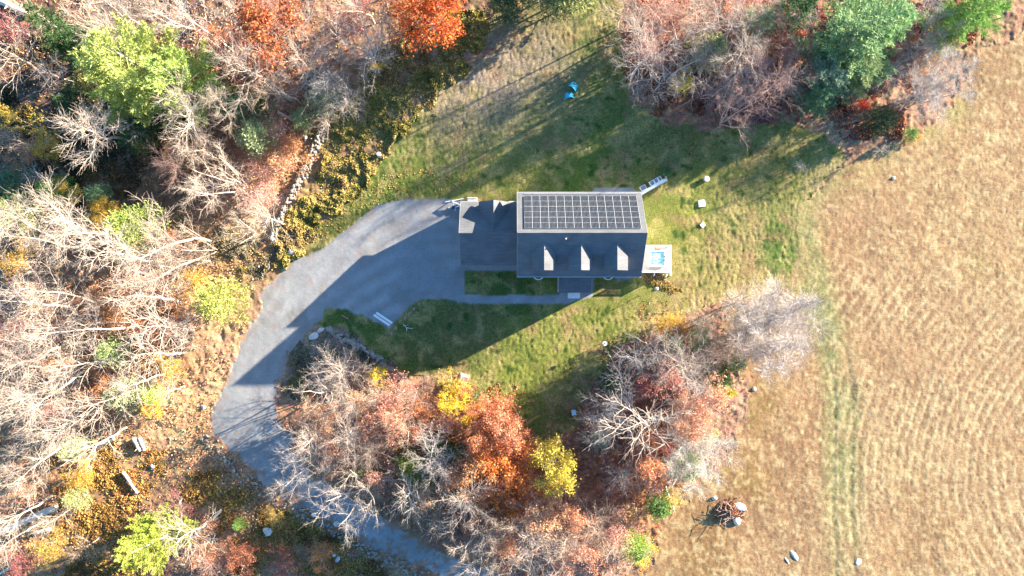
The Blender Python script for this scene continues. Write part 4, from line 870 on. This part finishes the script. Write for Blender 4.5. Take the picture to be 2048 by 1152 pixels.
tree('fir', 252, 452, 9, 3.0, PG, "yellow-green fir", 0); tree('fir', 432, 600, 9, 3.2, PG, "large pale yellow-green fir", 1, label="pale yellow-green fir just left of the driveway's sunlit bend"); tree('fir', 222, 705, 8, 2.1, SG, "pale green fir", 1); tree('fir', 240, 790, 8, 2.3, SG, "pale green fir", 0); tree('fir', 20, 420, 9, 2.6, PG, "yellow-green fir", 1)
tree('fir', 300, 795, 5, 1.4, PG, "yellow-green fir", 0); tree('fir', 140, 900, 6, 1.6, SG, "pale green fir", 1); tree('fir', 145, 1000, 5, 1.5, SG, "pale green fir", 0)
for (x, y, r, c, d) in ((225, 612, 3.2, ORANGE, "low orange tree"), (285, 668, 2.8, ORANGE, "low orange tree"), (190, 655, 2.6, RUST, "low rust tree"), (15, 700, 3.4, DRED, "low crimson tree"), (195, 785, 2.8, ORANGE, "low orange tree"), (40, 965, 3.2, ORANGE, "low orange tree"), (335, 480, 1.8, RUST, "low rust tree"),
                        (330, 735, 2.2, GOLD, "low golden tree"), (300, 810, 1.5, YEL, "low yellow tree"), (205, 425, 2.4, GOLD, "low golden tree"), (25, 520, 2.4, GOLD, "low golden tree"), (345, 600, 2.4, ORANGE, "low orange tree"), (100, 1100, 2.8, GOLD, "low golden tree"), (35, 1130, 2.0, DRED, "low crimson tree"), (90, 650, 2.4, SALMON, "low salmon tree"), (110, 830, 2.4, SALMON, "low salmon tree"), (385, 560, 2.0, GOLD, "low golden tree"), (160, 950, 2.2, GOLD, "low golden tree")):
    tree('leaf', x, y, trs.uniform(3.6, 5.5), r, c, d)
# bottom left
B(375, 1065, 11, 3.8, PALE, 6, label="bare tree with reddish twigs right of the bottom left pine"); B(330, 1030, 8, 2.6, RED, 2); B(30, 1035, 13, 3.2, PALE, 6); B(15, 1090, 11, 2.8, PALE, 4); B(420, 1130, 6, 2.0, RED, 6); B(110, 1040, 9, 2.4, TAN, 6); B(165, 1100, 6, 1.8, TAN, 2)
tree('pine', 290, 1095, 16, 3.4, (.34, .42, .08), "bright lime-green pine", 1, label="bright lime-green pine at the bottom edge on the left"); tree('pine', 300, 1060, 12, 1.9, (.34, .42, .08), "bright lime-green pine", 0, label="slimmer lime-green pine just above the bottom left one"); tree('leaf', 415, 1100, 4, 3.4, SALMON, "low salmon tree", 2); tree('leaf', 480, 1120, 4, 2.6, RUST, "low rust tree", 1); tree('fir', 475, 1050, 3, .9, BR, "mid green fir", 0); tree('leaf', 350, 1020, 4, 2.2, (.38, .12, .12), "low pinkish tree", 2)
tree('leaf', 570, 1120, 4, 2.6, RUST, "low rust tree", 2); tree('leaf', 640, 1110, 3.6, 2.2, ORANGE, "low orange tree", 1); tree('leaf', 545, 1030, 3, 1.5, GOLD, "low golden tree", 2)
# woods inside the road bend
for a in ((682, 742, 11, 4.0, PALE, 2), (645, 790, 11, 3.6, PALE, 5), (705, 805, 11, 3.4, PALE, 0), (618, 880, 13, 3.6, PALE, 0), (595, 940, 13, 3.8, GREY, 3), (700, 868, 13, 4.0, PALE, 2), (740, 905, 12, 3.4, TAN, 0), (705, 1005, 15, 5.0, PALE, 5), (820, 985, 12, 3.4, PALE, 6), (800, 850, 12, 3.6, TAN, 3), (862, 905, 13, 3.4, GREY, 1),
          (890, 940, 12, 3.0, GREY, 0), (925, 995, 15, 4.6, PALE, 2), (955, 1100, 14, 3.8, PALE, 5), (1000, 1050, 13, 3.4, TAN, 3), (1065, 1060, 14, 4.2, PALE, 2), (1130, 1085, 14, 4.4, TAN, 0), (1070, 1130, 13, 3.8, PALE, 5), (1185, 1050, 12, 3.8, TAN, 2), (965, 910, 10, 3.0, TAN, 6),
          (1235, 1115, 11, 3.6, TAN, 3), (760, 800, 10, 3.0, TAN, 1), (830, 790, 9, 3.0, RED, 2), (1010, 870, 9, 2.4, TAN, 0), (880, 1050, 9, 2.2, TAN, 6)):
    B(*a)
for (x, y, h, r, c, d, v) in ((785, 795, 8, 2.8, SALMON, "salmon tree", 2), (825, 870, 7, 2.6, RUST, "rust tree", 2), (980, 832, 9, 2.9, (.56, .20, .11), "bright salmon-orange tree", 0), (1000, 930, 12, 4.2, (.58, .22, .06), "bright orange tree", 0), (1045, 900, 9, 2.8, ORANGE, "orange tree", 1), (985, 985, 10, 3.4, ORANGE, "orange tree", 1), (1060, 965, 9, 2.8, ORANGE, "orange tree", 2),
                               (1020, 1015, 8, 2.6, (.54, .19, .05), "orange tree", 0), (745, 860, 6, 2.6, RUST, "rust tree", 2), (885, 850, 6, 2.4, SALMON, "salmon tree", 2), (1200, 1085, 7, 2.6, SALMON, "salmon tree", 2), (955, 1040, 7, 2.8, RUST, "rust tree", 1), (840, 815, 6, 2.6, ORANGE, "orange tree", 2), (700, 880, 5, 2.4, SALMON, "salmon tree", 2), (1110, 1060, 5, 2.6, SALMON, "salmon tree", 2), (900, 1010, 5, 2.2, RUST, "rust tree", 1),
                               (905, 802, 8, 2.2, YEL, "bright yellow tree", 1), (940, 832, 8, 1.7, YEL, "bright yellow tree", 2), (1112, 936, 14.5, 3.1, (.66, .46, .08), "golden yellow tree", 0), (757, 752, 5, 1.5, YEL, "bright yellow tree", 1), (1085, 985, 6, 2.0, GOLD, "golden tree", 2), (925, 780, 5, 1.5, RUST, "rust tree", 2), (900, 768, 4, 1.8, GOLD, "low golden tree", 2), (958, 790, 2.5, 1.4, OLIVE, "olive shrub-like tree", 1)):
    tree('leaf', x, y, h, r, c, d, v)
tree('fir', 820, 930, 8, 2.2, (.24, .30, .05), "yellow-green fir", 1, label="yellow-green fir in a gap of the woods inside the road bend"); tree('fir', 870, 895, 6, 2.0, DG, "dark green fir", 0); tree('fir', 730, 960, 5, 1.8, OLIVE, "olive fir", 1); tree('fir', 905, 905, 6, 1.6, DG, "dark green fir", 1); tree('fir', 850, 960, 5, 1.8, OLIVE, "olive fir", 0); tree('fir', 960, 890, 5, 1.5, OLIVE, "olive fir", 1)
# right woods
for a in ((1545, 645, 9, 6.2, (.50, .44, .40), 7), (1552, 650, 8, 5.2, (.47, .42, .38), 7), (1365, 725, 13, 4.6, PALE, 2), (1330, 700, 11, 3.4, GREY, 5), (1243, 765, 12, 3.2, GREY, 6), (1290, 845, 17, 5.4, PALE, 6), (1222, 815, 13, 3.4, GREY, 0), (1205, 865, 12, 3.2, GREY, 2), (1395, 905, 11, 4.6, (.52, .48, .42), 7), (1440, 830, 11, 3.2, RED, 5), (1245, 955, 11, 3.2, PALE, 2), (1385, 765, 12, 3.2, GREY, 0),
          (1485, 610, 10, 3.4, PALE, 5), (1370, 835, 12, 3.4, TAN, 5), (1425, 660, 9, 2.8, TAN, 5), (1460, 690, 9, 2.8, TAN, 2), (1505, 700, 8, 2.8, PALE, 5), (1270, 715, 9, 2.6, GREY, 6), (1340, 940, 10, 3.0, PALE, 3), (1180, 840, 9, 2.2, TAN, 6), (1400, 645, 8, 2.6, TAN, 0)):
    B(*a)
for (x, y, h, r, c, d, v) in ((1280, 900, 5, 2.8, RUST, "rust tree", 2), (1340, 855, 6, 2.6, RUST, "rust tree", 1), (1265, 975, 5, 2.4, ORANGE, "orange tree", 2), (1305, 955, 6, 2.8, SALMON, "salmon tree", 2), (1290, 775, 5, 2.2, DRED, "crimson tree", 2), (1345, 648, 4, 2.0, GOLD, "low golden tree", 1), (1360, 660, 4, 1.8, RUST, "low rust tree", 2),
                               (1225, 985, 4, 2.4, RUST, "low rust tree", 1), (1400, 800, 4, 2.2, SALMON, "low salmon tree", 2), (1285, 1110, 4, 2.0, YEL, "low yellow tree", 2), (1345, 1000, 4, 1.8, (.6, .5, .14), "pale yellow low tree", 2), (1410, 870, 5, 2.2, (.55, .5, .25), "pale yellow tree", 2), (1330, 890, 5, 1.6, (.45, .06, .05), "small red tree", 1), (1260, 1030, 3, 1.3, GOLD, "low golden tree", 2)):
    tree('leaf', x, y, h, r, c, d, v)
tree('fir', 1440, 755, 5, 1.8, (.17, .27, .08), "green fir", 0, label="larger rounded green fir at the field side of the right woods"); tree('fir', 1475, 728, 4, 1.4, (.22, .30, .11), "green fir", 1, label="smaller pale green fir at the field side of the right woods"); tree('bush', 1456, 786, 1.8, 1.1, (.45, .48, .03), "yellow-green bush", 0, label="yellow-green bush touching the lower side of the rounded fir")
tree('fir', 1322, 1015, 6, 1.9, (.16, .28, .08), "green fir", 0, label="green fir at the lower tip of the right woods"); tree('fir', 1275, 1100, 6, 2.0, (.30, .40, .10), "lime fir", 1, label="lime-green fir by the field near the bottom edge"); tree('fir', 1400, 678, 5, 1.7, SG, "pale green fir", 1); tree('fir', 1352, 690, 5, 1.4, SG, "pale green fir", 0); tree('fir', 1375, 935, 6, 2.2, (.34, .40, .18), "pale lime fir", 0); tree('fir', 1225, 770, 4, 1.5, DG, "dark green fir", 0); tree('fir', 1200, 885, 4, 1.3, BG_, "blue-green fir", 1)
# upper right woods
for a in ((1290, 110, 14, 4.2, PALE, 2), (1270, 60, 14, 3.4, PALE, 0), (1355, 130, 15, 4.6, PALE, 5), (1420, 115, 14, 4.0, PALE, 2), (1375, 55, 15, 4.2, TAN, 3), (1440, 45, 14, 3.8, PALE, 1), (1485, 105, 14, 3.6, PALE, 0), (1550, 45, 14, 3.6, TAN, 2), (1540, 115, 14, 4.2, RED, 5), (1505, 175, 15, 4.6, RED, 2), (1545, 175, 14, 4.0, RED, 0),
          (1430, 185, 12, 3.6, RED, 3), (1310, 25, 14, 3.6, RED, 1), (1400, 15, 14, 3.6, TAN, 0), (1600, 110, 13, 3.4, RED, 3), (1595, 35, 14, 3.4, GREY, 6), (1470, 215, 13, 3.4, RED, 5), (1500, 10, 14, 3.4, PALE, 5), (1325, 170, 10, 2.8, TAN, 5), (1830, 105, 12, 3.6, GREY, 2), (1875, 65, 12, 3.4, GREY, 5), (1850, 20, 12, 3.2, GREY, 0), (1885, 160, 12, 4.2, (.52, .46, .42), 7), (1785, 145, 9, 3.0, GREY, 0), (1840, 205, 9, 3.0, PALE, 5), (1245, 15, 13, 3.0, TAN, 2), (1570, 155, 11, 3.2, TAN, 2), (1465, 160, 12, 3.2, GREY, 1)):
    B(*a)
for (x, y, h, r, c, d, v) in ((1470, 55, 10, 3.8, ORANGE, "orange tree", 1), (1530, 55, 9, 3.4, SALMON, "salmon tree", 2), (1435, 85, 8, 3.2, RUST, "rust tree", 2), (1565, 90, 8, 3.2, SALMON, "salmon tree", 1), (1395, 95, 7, 2.8, RUST, "rust tree", 2), (1500, 15, 9, 3.2, SALMON, "salmon tree", 1), (1325, 45, 8, 3.0, SALMON, "salmon tree", 2), (1460, 130, 7, 2.8, RUST, "rust tree", 1), (1355, 25, 8, 3.0, SALMON, "salmon tree", 2), (1520, 225, 5, 2.4, DRED, "crimson tree", 2),
                               (1366, 163, 7, 1.9, YEL, "bright yellow tree", 1), (1855, 122, 6, 1.8, GOLD, "sparse golden tree", 2), (1815, 85, 8, 1.8, ORANGE, "sparse orange tree", 2), (1730, 208, 3, 1.1, (.62, .07, .03), "small scarlet tree", 1), (1600, 165, 5, 2.6, DRED, "crimson tree", 2), (1640, 60, 6, 2.4, DRED, "crimson tree", 1), (1835, 275, 2.5, .8, GOLD, "tiny golden tree", 2)):
    tree('leaf', x, y, h, r, c, d, v)
tree('pine', 1722, 60, 19, 6.0, (.24, .34, .17), "blue-green pine", 0, label="tallest blue-green pine between the red woods and the field"); tree('pine', 1770, 40, 17, 4.0, (.33, .43, .20), "blue-green pine", 1, label="paler green pine overlapping the right of the tallest blue-green pine"); tree('pine', 1655, 150, 14, 3.4, (.17, .27, .16), "blue-green pine", 1, label="darkest blue-green pine at the lawn end of the pine cluster"); tree('pine', 1725, 140, 13, 2.8, (.27, .38, .19), "blue-green pine", 0, label="smaller blue-green pine at the lower right of the cluster"); tree('pine', 1640, 195, 11, 2.2, (.15, .25, .15), "blue-green pine", 0, label="small dark pine at the lower left tip of the pine cluster"); tree('pine', 1690, 90, 15, 3.4, (.21, .31, .17), "blue-green pine", 1, label="blue-green pine left of centre in the pine cluster")
tree('pine', 1915, 45, 14, 3.2, BR, "bright green pine", 1, label="bright green pine left of the two along the field's top edge"); tree('pine', 1975, 5, 15, 3.4, BR, "bright green pine", 0, label="bright green pine nearest the top right corner"); tree('fir', 1890, 85, 6, 1.8, BR, "bright green fir", 1)
tree('fir', 1765, 240, 5, 2.3, (.08, .12, .05), "dark fir", 1, label="dark spreading fir by the crossing shadows at the field's upper edge"); tree('fir', 1826, 266, 3, 1.0, (.24, .36, .12), "small fir", 0, label="tiny bright green fir at the field's upper edge"); tree('fir', 1425, 95, 8, 2.6, SG, "pale green fir", 0); tree('fir', 1600, 8, 12, 2.4, DG, "dark green fir", 0); tree('fir', 1520, 45, 8, 2.4, SG, "pale green fir", 1)
tree('bare', 1603, 335, 2.0, 1.0, None, "small dead tree", 6, PALE, label="tiny bleached dead tree in the long shadows left of the field"); tree('bare', 1765, 300, 5, 1.2, None, "small dead tree", 6, PALE, label="thin bleached sapling below the dark spreading fir")
tree('fir', 1333, 343, 2.2, .8, (.10, .20, .08), "small fir", 0, label="small green fir just above the white ledge's far end")
for (x, y, h, r, c, d, v) in ((660, 900, 5, 2.6, SALMON, "salmon tree", 2), (640, 840, 4.5, 2.4, SALMON, "salmon tree", 1), (725, 800, 5, 2.6, (.56, .30, .18), "pale orange tree", 2), (780, 845, 5.5, 2.6, (.56, .30, .18), "pale orange tree", 1), (760, 960, 5, 2.6, SALMON, "salmon tree", 2), (850, 1000, 5, 2.4, (.56, .30, .18), "pale orange tree", 2),
                               (950, 950, 7, 2.8, (.58, .26, .12), "orange tree", 1), (965, 880, 7, 2.4, (.56, .22, .10), "orange tree", 2), (1010, 860, 7, 2.4, (.56, .24, .13), "orange tree", 0), (1090, 1030, 7, 2.8, (.56, .28, .17), "pale orange tree", 1), (1150, 1040, 6, 2.6, (.56, .28, .17), "pale orange tree", 2), (1010, 1090, 6, 2.8, (.56, .26, .14), "pale orange tree", 2), (900, 960, 6, 2.2, (.54, .24, .12), "orange tree", 2),
                               (1160, 1110, 6, 2.6, (.56, .30, .2), "pale orange tree", 1), (1240, 1060, 5, 2.6, (.56, .32, .2), "pale orange tree", 2), (1420, 790, 6, 2.4, (.60, .34, .22), "pale orange tree", 2), (1380, 840, 7, 2.4, (.56, .26, .16), "pale orange tree", 1), (1300, 920, 7, 2.6, (.54, .22, .11), "orange tree", 2), (1330, 760, 6, 2.2, (.54, .26, .16), "pale orange tree", 2), (1440, 700, 5, 2.2, (.6, .38, .26), "pale orange tree", 1),
                               (560, 330, 4.5, 2.6, (.58, .30, .18), "pale orange tree", 2), (520, 380, 4.5, 2.6, (.60, .34, .22), "pale orange tree", 1), (1480, 85, 9, 2.8, (.58, .28, .16), "pale orange tree", 2), (1300, 90, 8, 2.6, (.56, .26, .18), "pale orange tree", 1), (1580, 40, 9, 2.6, (.56, .26, .16), "pale orange tree", 2), (100, 740, 6, 2.6, (.56, .3, .2), "pale orange tree", 1), (280, 560, 6, 2.4, (.56, .3, .2), "pale orange tree", 2), (60, 580, 6, 2.6, (.56, .32, .22), "pale orange tree", 2)):
    tree('leaf', x, y, h * (1.9 if x > 600 and y > 700 else 1.2), r * 1.12, c, d, v)
# just past the top edge: their crowns and shadows reach into view
for (x, y, h, r) in ((1075, -40, 9, 3.6), (1150, -40, 10, 4.2)): tree('leaf', x, y, h, r, OLIVE, "olive leafed tree", 0)
tree('fir', 1010, 5, 7, 2.2, DG, "dark green fir", 0); tree('fir', 1120, -10, 8, 2.6, DG, "dark green fir", 1)

# ------------------------------------------------------------------ brush, litter, grass tufts: what nobody could count
def scatter(name, n, polys, size, hmax, palette, mat='litter', flat=False, seed=1, blob=1.0, avoid=(3, 4)):
    g = np.random.default_rng(seed); P = []
    for poly in polys:
        a = np.array(poly); m_ = int(n / len(polys)); c = 0
        while c < m_:
            x = g.uniform(a[:, 0].min(), a[:, 0].max(), m_ * 2); y = g.uniform(a[:, 1].min(), a[:, 1].max(), m_ * 2)
            wx_, wy_ = (x - 1024) * S0, (576 - y) * S0; dn = fbm(wx_, wy_, 2.4, 3, 80 + seed)
            ok = inside(x + (fbm(wx_, wy_, 3, 4, 5) - .5) * 110, y + (fbm(wx_, wy_, 3, 4, 6) - .5) * 110, poly) & (g.random(m_ * 2) < sstep(dn, .5 - .25 * blob, .5 + .2 * blob))
            i = np.clip(np.searchsorted(gx, wx_), 0, nx - 1); j = np.clip(np.searchsorted(gy, wy_), 0, ny - 1); ok &= ~np.isin(zone[j, i], avoid)
            P.append(np.stack([wx_[ok], wy_[ok], Z[j, i][ok], dn[ok]], 1)); c += ok.sum()
            if ok.sum() == 0: break
    P = np.concatenate(P)[:n]; n = len(P)
    hh = hmax * sstep(P[:, 3], .40, .68) * (.3 + .7 * fbm(P[:, 0], P[:, 1], .9, 2, 90)); z = P[:, 2] + .02 + g.random(n) * hh
    c = np.stack([P[:, 0], P[:, 1], z], 1)
    nr = g.normal(0, .45 if flat else .62, (n, 3)) + np.array([SUND.x * .55, SUND.y * .55, 1.0]); nr /= np.linalg.norm(nr, axis=1, keepdims=True)
    a = np.cross(nr, g.normal(0, 1, (n, 3))); a /= np.linalg.norm(a, axis=1, keepdims=True); b = np.cross(nr, a)
    s = size * .85 * g.uniform(.4, 1.9, (n, 1)) ; vs = np.stack([c - a * s, c - b * s * .6, c + a * s, c + b * s * .6], 1).reshape(-1, 3)
    pal = np.array([A(*p) for p in palette]); k = fbm(P[:, 0], P[:, 1], 3.0, 3, 95 + seed); idx = np.clip((k * 1.6 - .3 + g.normal(0, .22, n)) * len(pal), 0, len(pal) - 1).astype(int)
    cl = np.repeat(np.clip(pal[idx] * g.uniform(.6, 1.35, (n, 1)), .003, .85), 4, 0)
    me = np_mesh(name, vs, np.arange(n * 4).reshape(-1, 4), [M[mat]], colors=cl); return tag(link(bpy.data.objects.new(name, me)), kind="stuff")
WOODS = [[(-10, -10), (960, -10), (800, 110), (690, 210), (560, 460), (500, 560), (500, 640), (450, 780), (420, 870), (560, 1010), (860, 1170), (-10, 1170)],
         [(600, 720), (690, 690), (790, 750), (960, 790), (1100, 880), (1190, 780), (1330, 660), (1500, 600), (1480, 850), (1330, 1040), (1290, 1160), (1000, 1150), (700, 1000), (570, 850)],
         [(1240, -10), (2010, -10), (1900, 130), (1780, 280), (1640, 270), (1560, 230), (1420, 250), (1270, 190)]]
sc1 = scatter("leaf_litter", 26000, [WOODS[0]], .11, .25, [(165, 120, 80), (205, 150, 105), (230, 170, 120), (245, 200, 145), (240, 210, 160), (210, 135, 95)], flat=True, seed=1)
sc2 = scatter("leaf_litter", 9000, [WOODS[1]], .11, .25, [(140, 75, 50), (200, 100, 60), (230, 130, 80), (245, 180, 120), (190, 90, 60)], flat=True, seed=2)
sc3 = scatter("leaf_litter", 40000, [WOODS[2]], .11, .25, [(130, 65, 50), (195, 90, 60), (220, 130, 90), (240, 175, 130), (170, 80, 60)], flat=True, seed=3)
scatter("brush", 130000, [[(545, 540), (545, 470), (600, 380), (680, 215), (790, 90), (930, 20), (1000, 60), (900, 160), (800, 260), (740, 350), (660, 440), (600, 520)]], .12, .6, [(125, 120, 60), (175, 165, 80), (220, 200, 105), (200, 178, 95), (240, 212, 130), (170, 135, 85)], seed=4, blob=1.0)
scatter("brush", 34000, [[(90, 900), (250, 880), (420, 930), (560, 1010), (620, 1090), (480, 1060), (350, 1030), (280, 1160), (150, 1170), (120, 1030)], [(440, 1000), (600, 1010), (820, 1140), (700, 1160), (480, 1160)]], .12, .25, [(140, 102, 62), (170, 130, 65), (215, 175, 85), (235, 190, 105), (190, 125, 75)], seed=5)
scatter("brush", 30000, [[(380, 60), (0, 60), (0, 420), (160, 420), (320, 330), (400, 200)]], .13, .8, [(60, 70, 45), (90, 85, 55), (130, 100, 75), (150, 125, 75)], seed=6)
scatter("brush", 3500, [[(1285, 548), (1345, 545), (1370, 575), (1340, 590), (1290, 572)]], .08, .3, [(190, 165, 80), (215, 185, 105), (235, 195, 125), (240, 205, 145)], seed=7)
scatter("brush", 3500, [[(880, 760), (960, 770), (1000, 800), (960, 800), (880, 790)]], .11, .5, [(120, 80, 40), (165, 110, 55), (205, 150, 80), (225, 180, 110)], seed=8)
scatter("brush", 22000, [[(560, 780), (580, 700), (650, 665), (760, 710), (800, 750), (700, 740), (620, 720), (600, 800)], [(400, 500), (480, 440), (560, 500), (520, 560), (470, 560)]], .10, .45, [(110, 105, 80), (150, 140, 110), (185, 170, 140), (170, 150, 80)], seed=9)

scatter("leaf_litter", 2600, [[(1150, 880), (1250, 680), (1340, 640), (1300, 600), (1180, 700), (1080, 800), (960, 760), (860, 740), (880, 770), (1040, 860)], [(1240, 0), (1180, 60), (1200, 240), (1380, 330), (1640, 330), (1640, 250), (1400, 260), (1260, 200)]], .085, .02, [(150, 95, 60), (200, 140, 90), (225, 180, 120), (190, 110, 70)], flat=True, seed=12)
scatter("leaf_litter", 900, [[(600, 500), (700, 470), (800, 410), (960, 390), (960, 340), (760, 340), (640, 420)]], .08, .02, [(200, 160, 100), (225, 190, 120), (180, 125, 75)], flat=True, seed=13)

# pile of leaves and sticks in the field
g = np.random.default_rng(77); n = 9000; x0, y0 = W(1459, 1024, .3); aa = g.uniform(0, 6.28, n); q = np.abs(g.normal(0, .5, n)); c = np.stack([x0 + np.cos(aa) * q * 1.5, y0 + np.sin(aa) * q * 1.1, .05 + np.maximum(0, 0.8 * (1 - q * .8)) * g.random(n)], 1)
a = g.normal(0, 1, (n, 3)); a /= np.linalg.norm(a, axis=1, keepdims=True); b = np.cross(a, g.normal(0, 1, (n, 3))); b /= np.linalg.norm(b, axis=1, keepdims=True)
vs = np.stack([c - a * .13, c - b * .08, c + a * .13, c + b * .08], 1).reshape(-1, 3); cl = np.repeat(A(230, 160, 115)[None] * g.uniform(.5, 1.3, (n, 1)), 4, 0)
pile = empty("brush_pile", (x0, y0, 0)); tag(pile, "heap of rust-brown leaves and sticks between white rocks in the field", "brush pile")
under(link(bpy.data.objects.new("leaves", np_mesh("leaves", vs, np.arange(n * 4).reshape(-1, 4), [M['litter']], colors=cl))), pile)
sg = []
for _ in range(60):
    p = np.array([x0 + g.normal(0, .9), y0 + g.normal(0, .6), g.uniform(.2, 1.0)]); d = g.normal(0, 1, 3) * [1, 1, .25]; d /= np.linalg.norm(d); sg.append((*p, *(p + d * g.uniform(.6, 1.6)), .035, .015))
so = link(bpy.data.objects.new("sticks", sticks_obj_mesh("sticks", sg, 4))); so.color = (.40, .34, .30, 1); under(so, pile)

# ------------------------------------------------------------------ labels for the trees: kind + the nearest landmark one can find
LM = [("the house roof", 1160, 440), ("the garage wing", 975, 470), ("the hot tub", 1315, 515), ("the blue pop-up goals", 1142, 180), ("the utility cabinet", 926, 760), ("the driveway's sharp shadow tip", 470, 770), ("the pair of thick logs", 278, 888),
      ("the big yellow-green pine", 270, 128), ("the bend of the upper stone wall", 612, 300), ("the tall blue-green pine", 1715, 70), ("the lime-green pine at bottom left", 290, 1095), ("the pile of leaves in the field", 1462, 1024), ("the road's narrow lower end", 900, 1110),
      ("the white ledge", 1305, 373), ("the lamp post", 1209, 687), ("the birch with exposed trunk", 210, 275), ("the white plank pair", 766, 638), ("the gap of green fir in the lower woods", 820, 930), ("the pale fir beside the driveway", 432, 600), ("the large orange tree", 1000, 930), ("the golden yellow tree", 1112, 936), ("the round field-edge fir", 1440, 755), ("the upper left corner", 0, 0), ("the lower left corner", 0, 1152), ("the left edge's middle", 0, 576), ("the vivid orange-red tree", 865, 25), ("the lone upper yellow tree", 1366, 163), ("the widest bare crown", 1290, 845)]
LM = [(a.replace("the gap of green fir in the lower woods", "the yellow-green fir in the bend"), b, c) for a, b, c in LM]
ORD = ["", "second ", "third ", "fourth ", "fifth ", "sixth ", "seventh ", "eighth ", "ninth "]
def direction(dx, dy):
    a = math.degrees(math.atan2(-dy, dx)) % 360
    return ["right of", "above and right of", "above", "above and left of", "left of", "below and left of", "below", "below and right of"][int((a + 22.5) // 45) % 8]
buckets = {}
for t in TREES:
    if t['label']: t['o']["label"] = t['label']; continue
    best = min(LM, key=lambda m_: math.hypot(m_[1] - t['px'], m_[2] - t['py']) + (1e9 if math.hypot(m_[1] - t['px'], m_[2] - t['py']) < 22 else 0))
    d = math.hypot(best[1] - t['px'], best[2] - t['py']); buckets.setdefault((t['desc'], direction(t['px'] - best[1], t['py'] - best[2]), best[0]), []).append((d, t))
for (desc, dr, lm), ls in buckets.items():
    ls.sort(key=lambda q: q[0])
    for i, (d, t) in enumerate(ls):
        t['o']["label"] = f"{desc} {dr} {lm}" if len(ls) == 1 else f"{(ORD[i] + 'nearest').strip()} {desc} {dr} {lm}"
        if len(ls) > 1: t['o']["group"] = f"{desc}s {dr} {lm}"
print("trees", len(TREES))
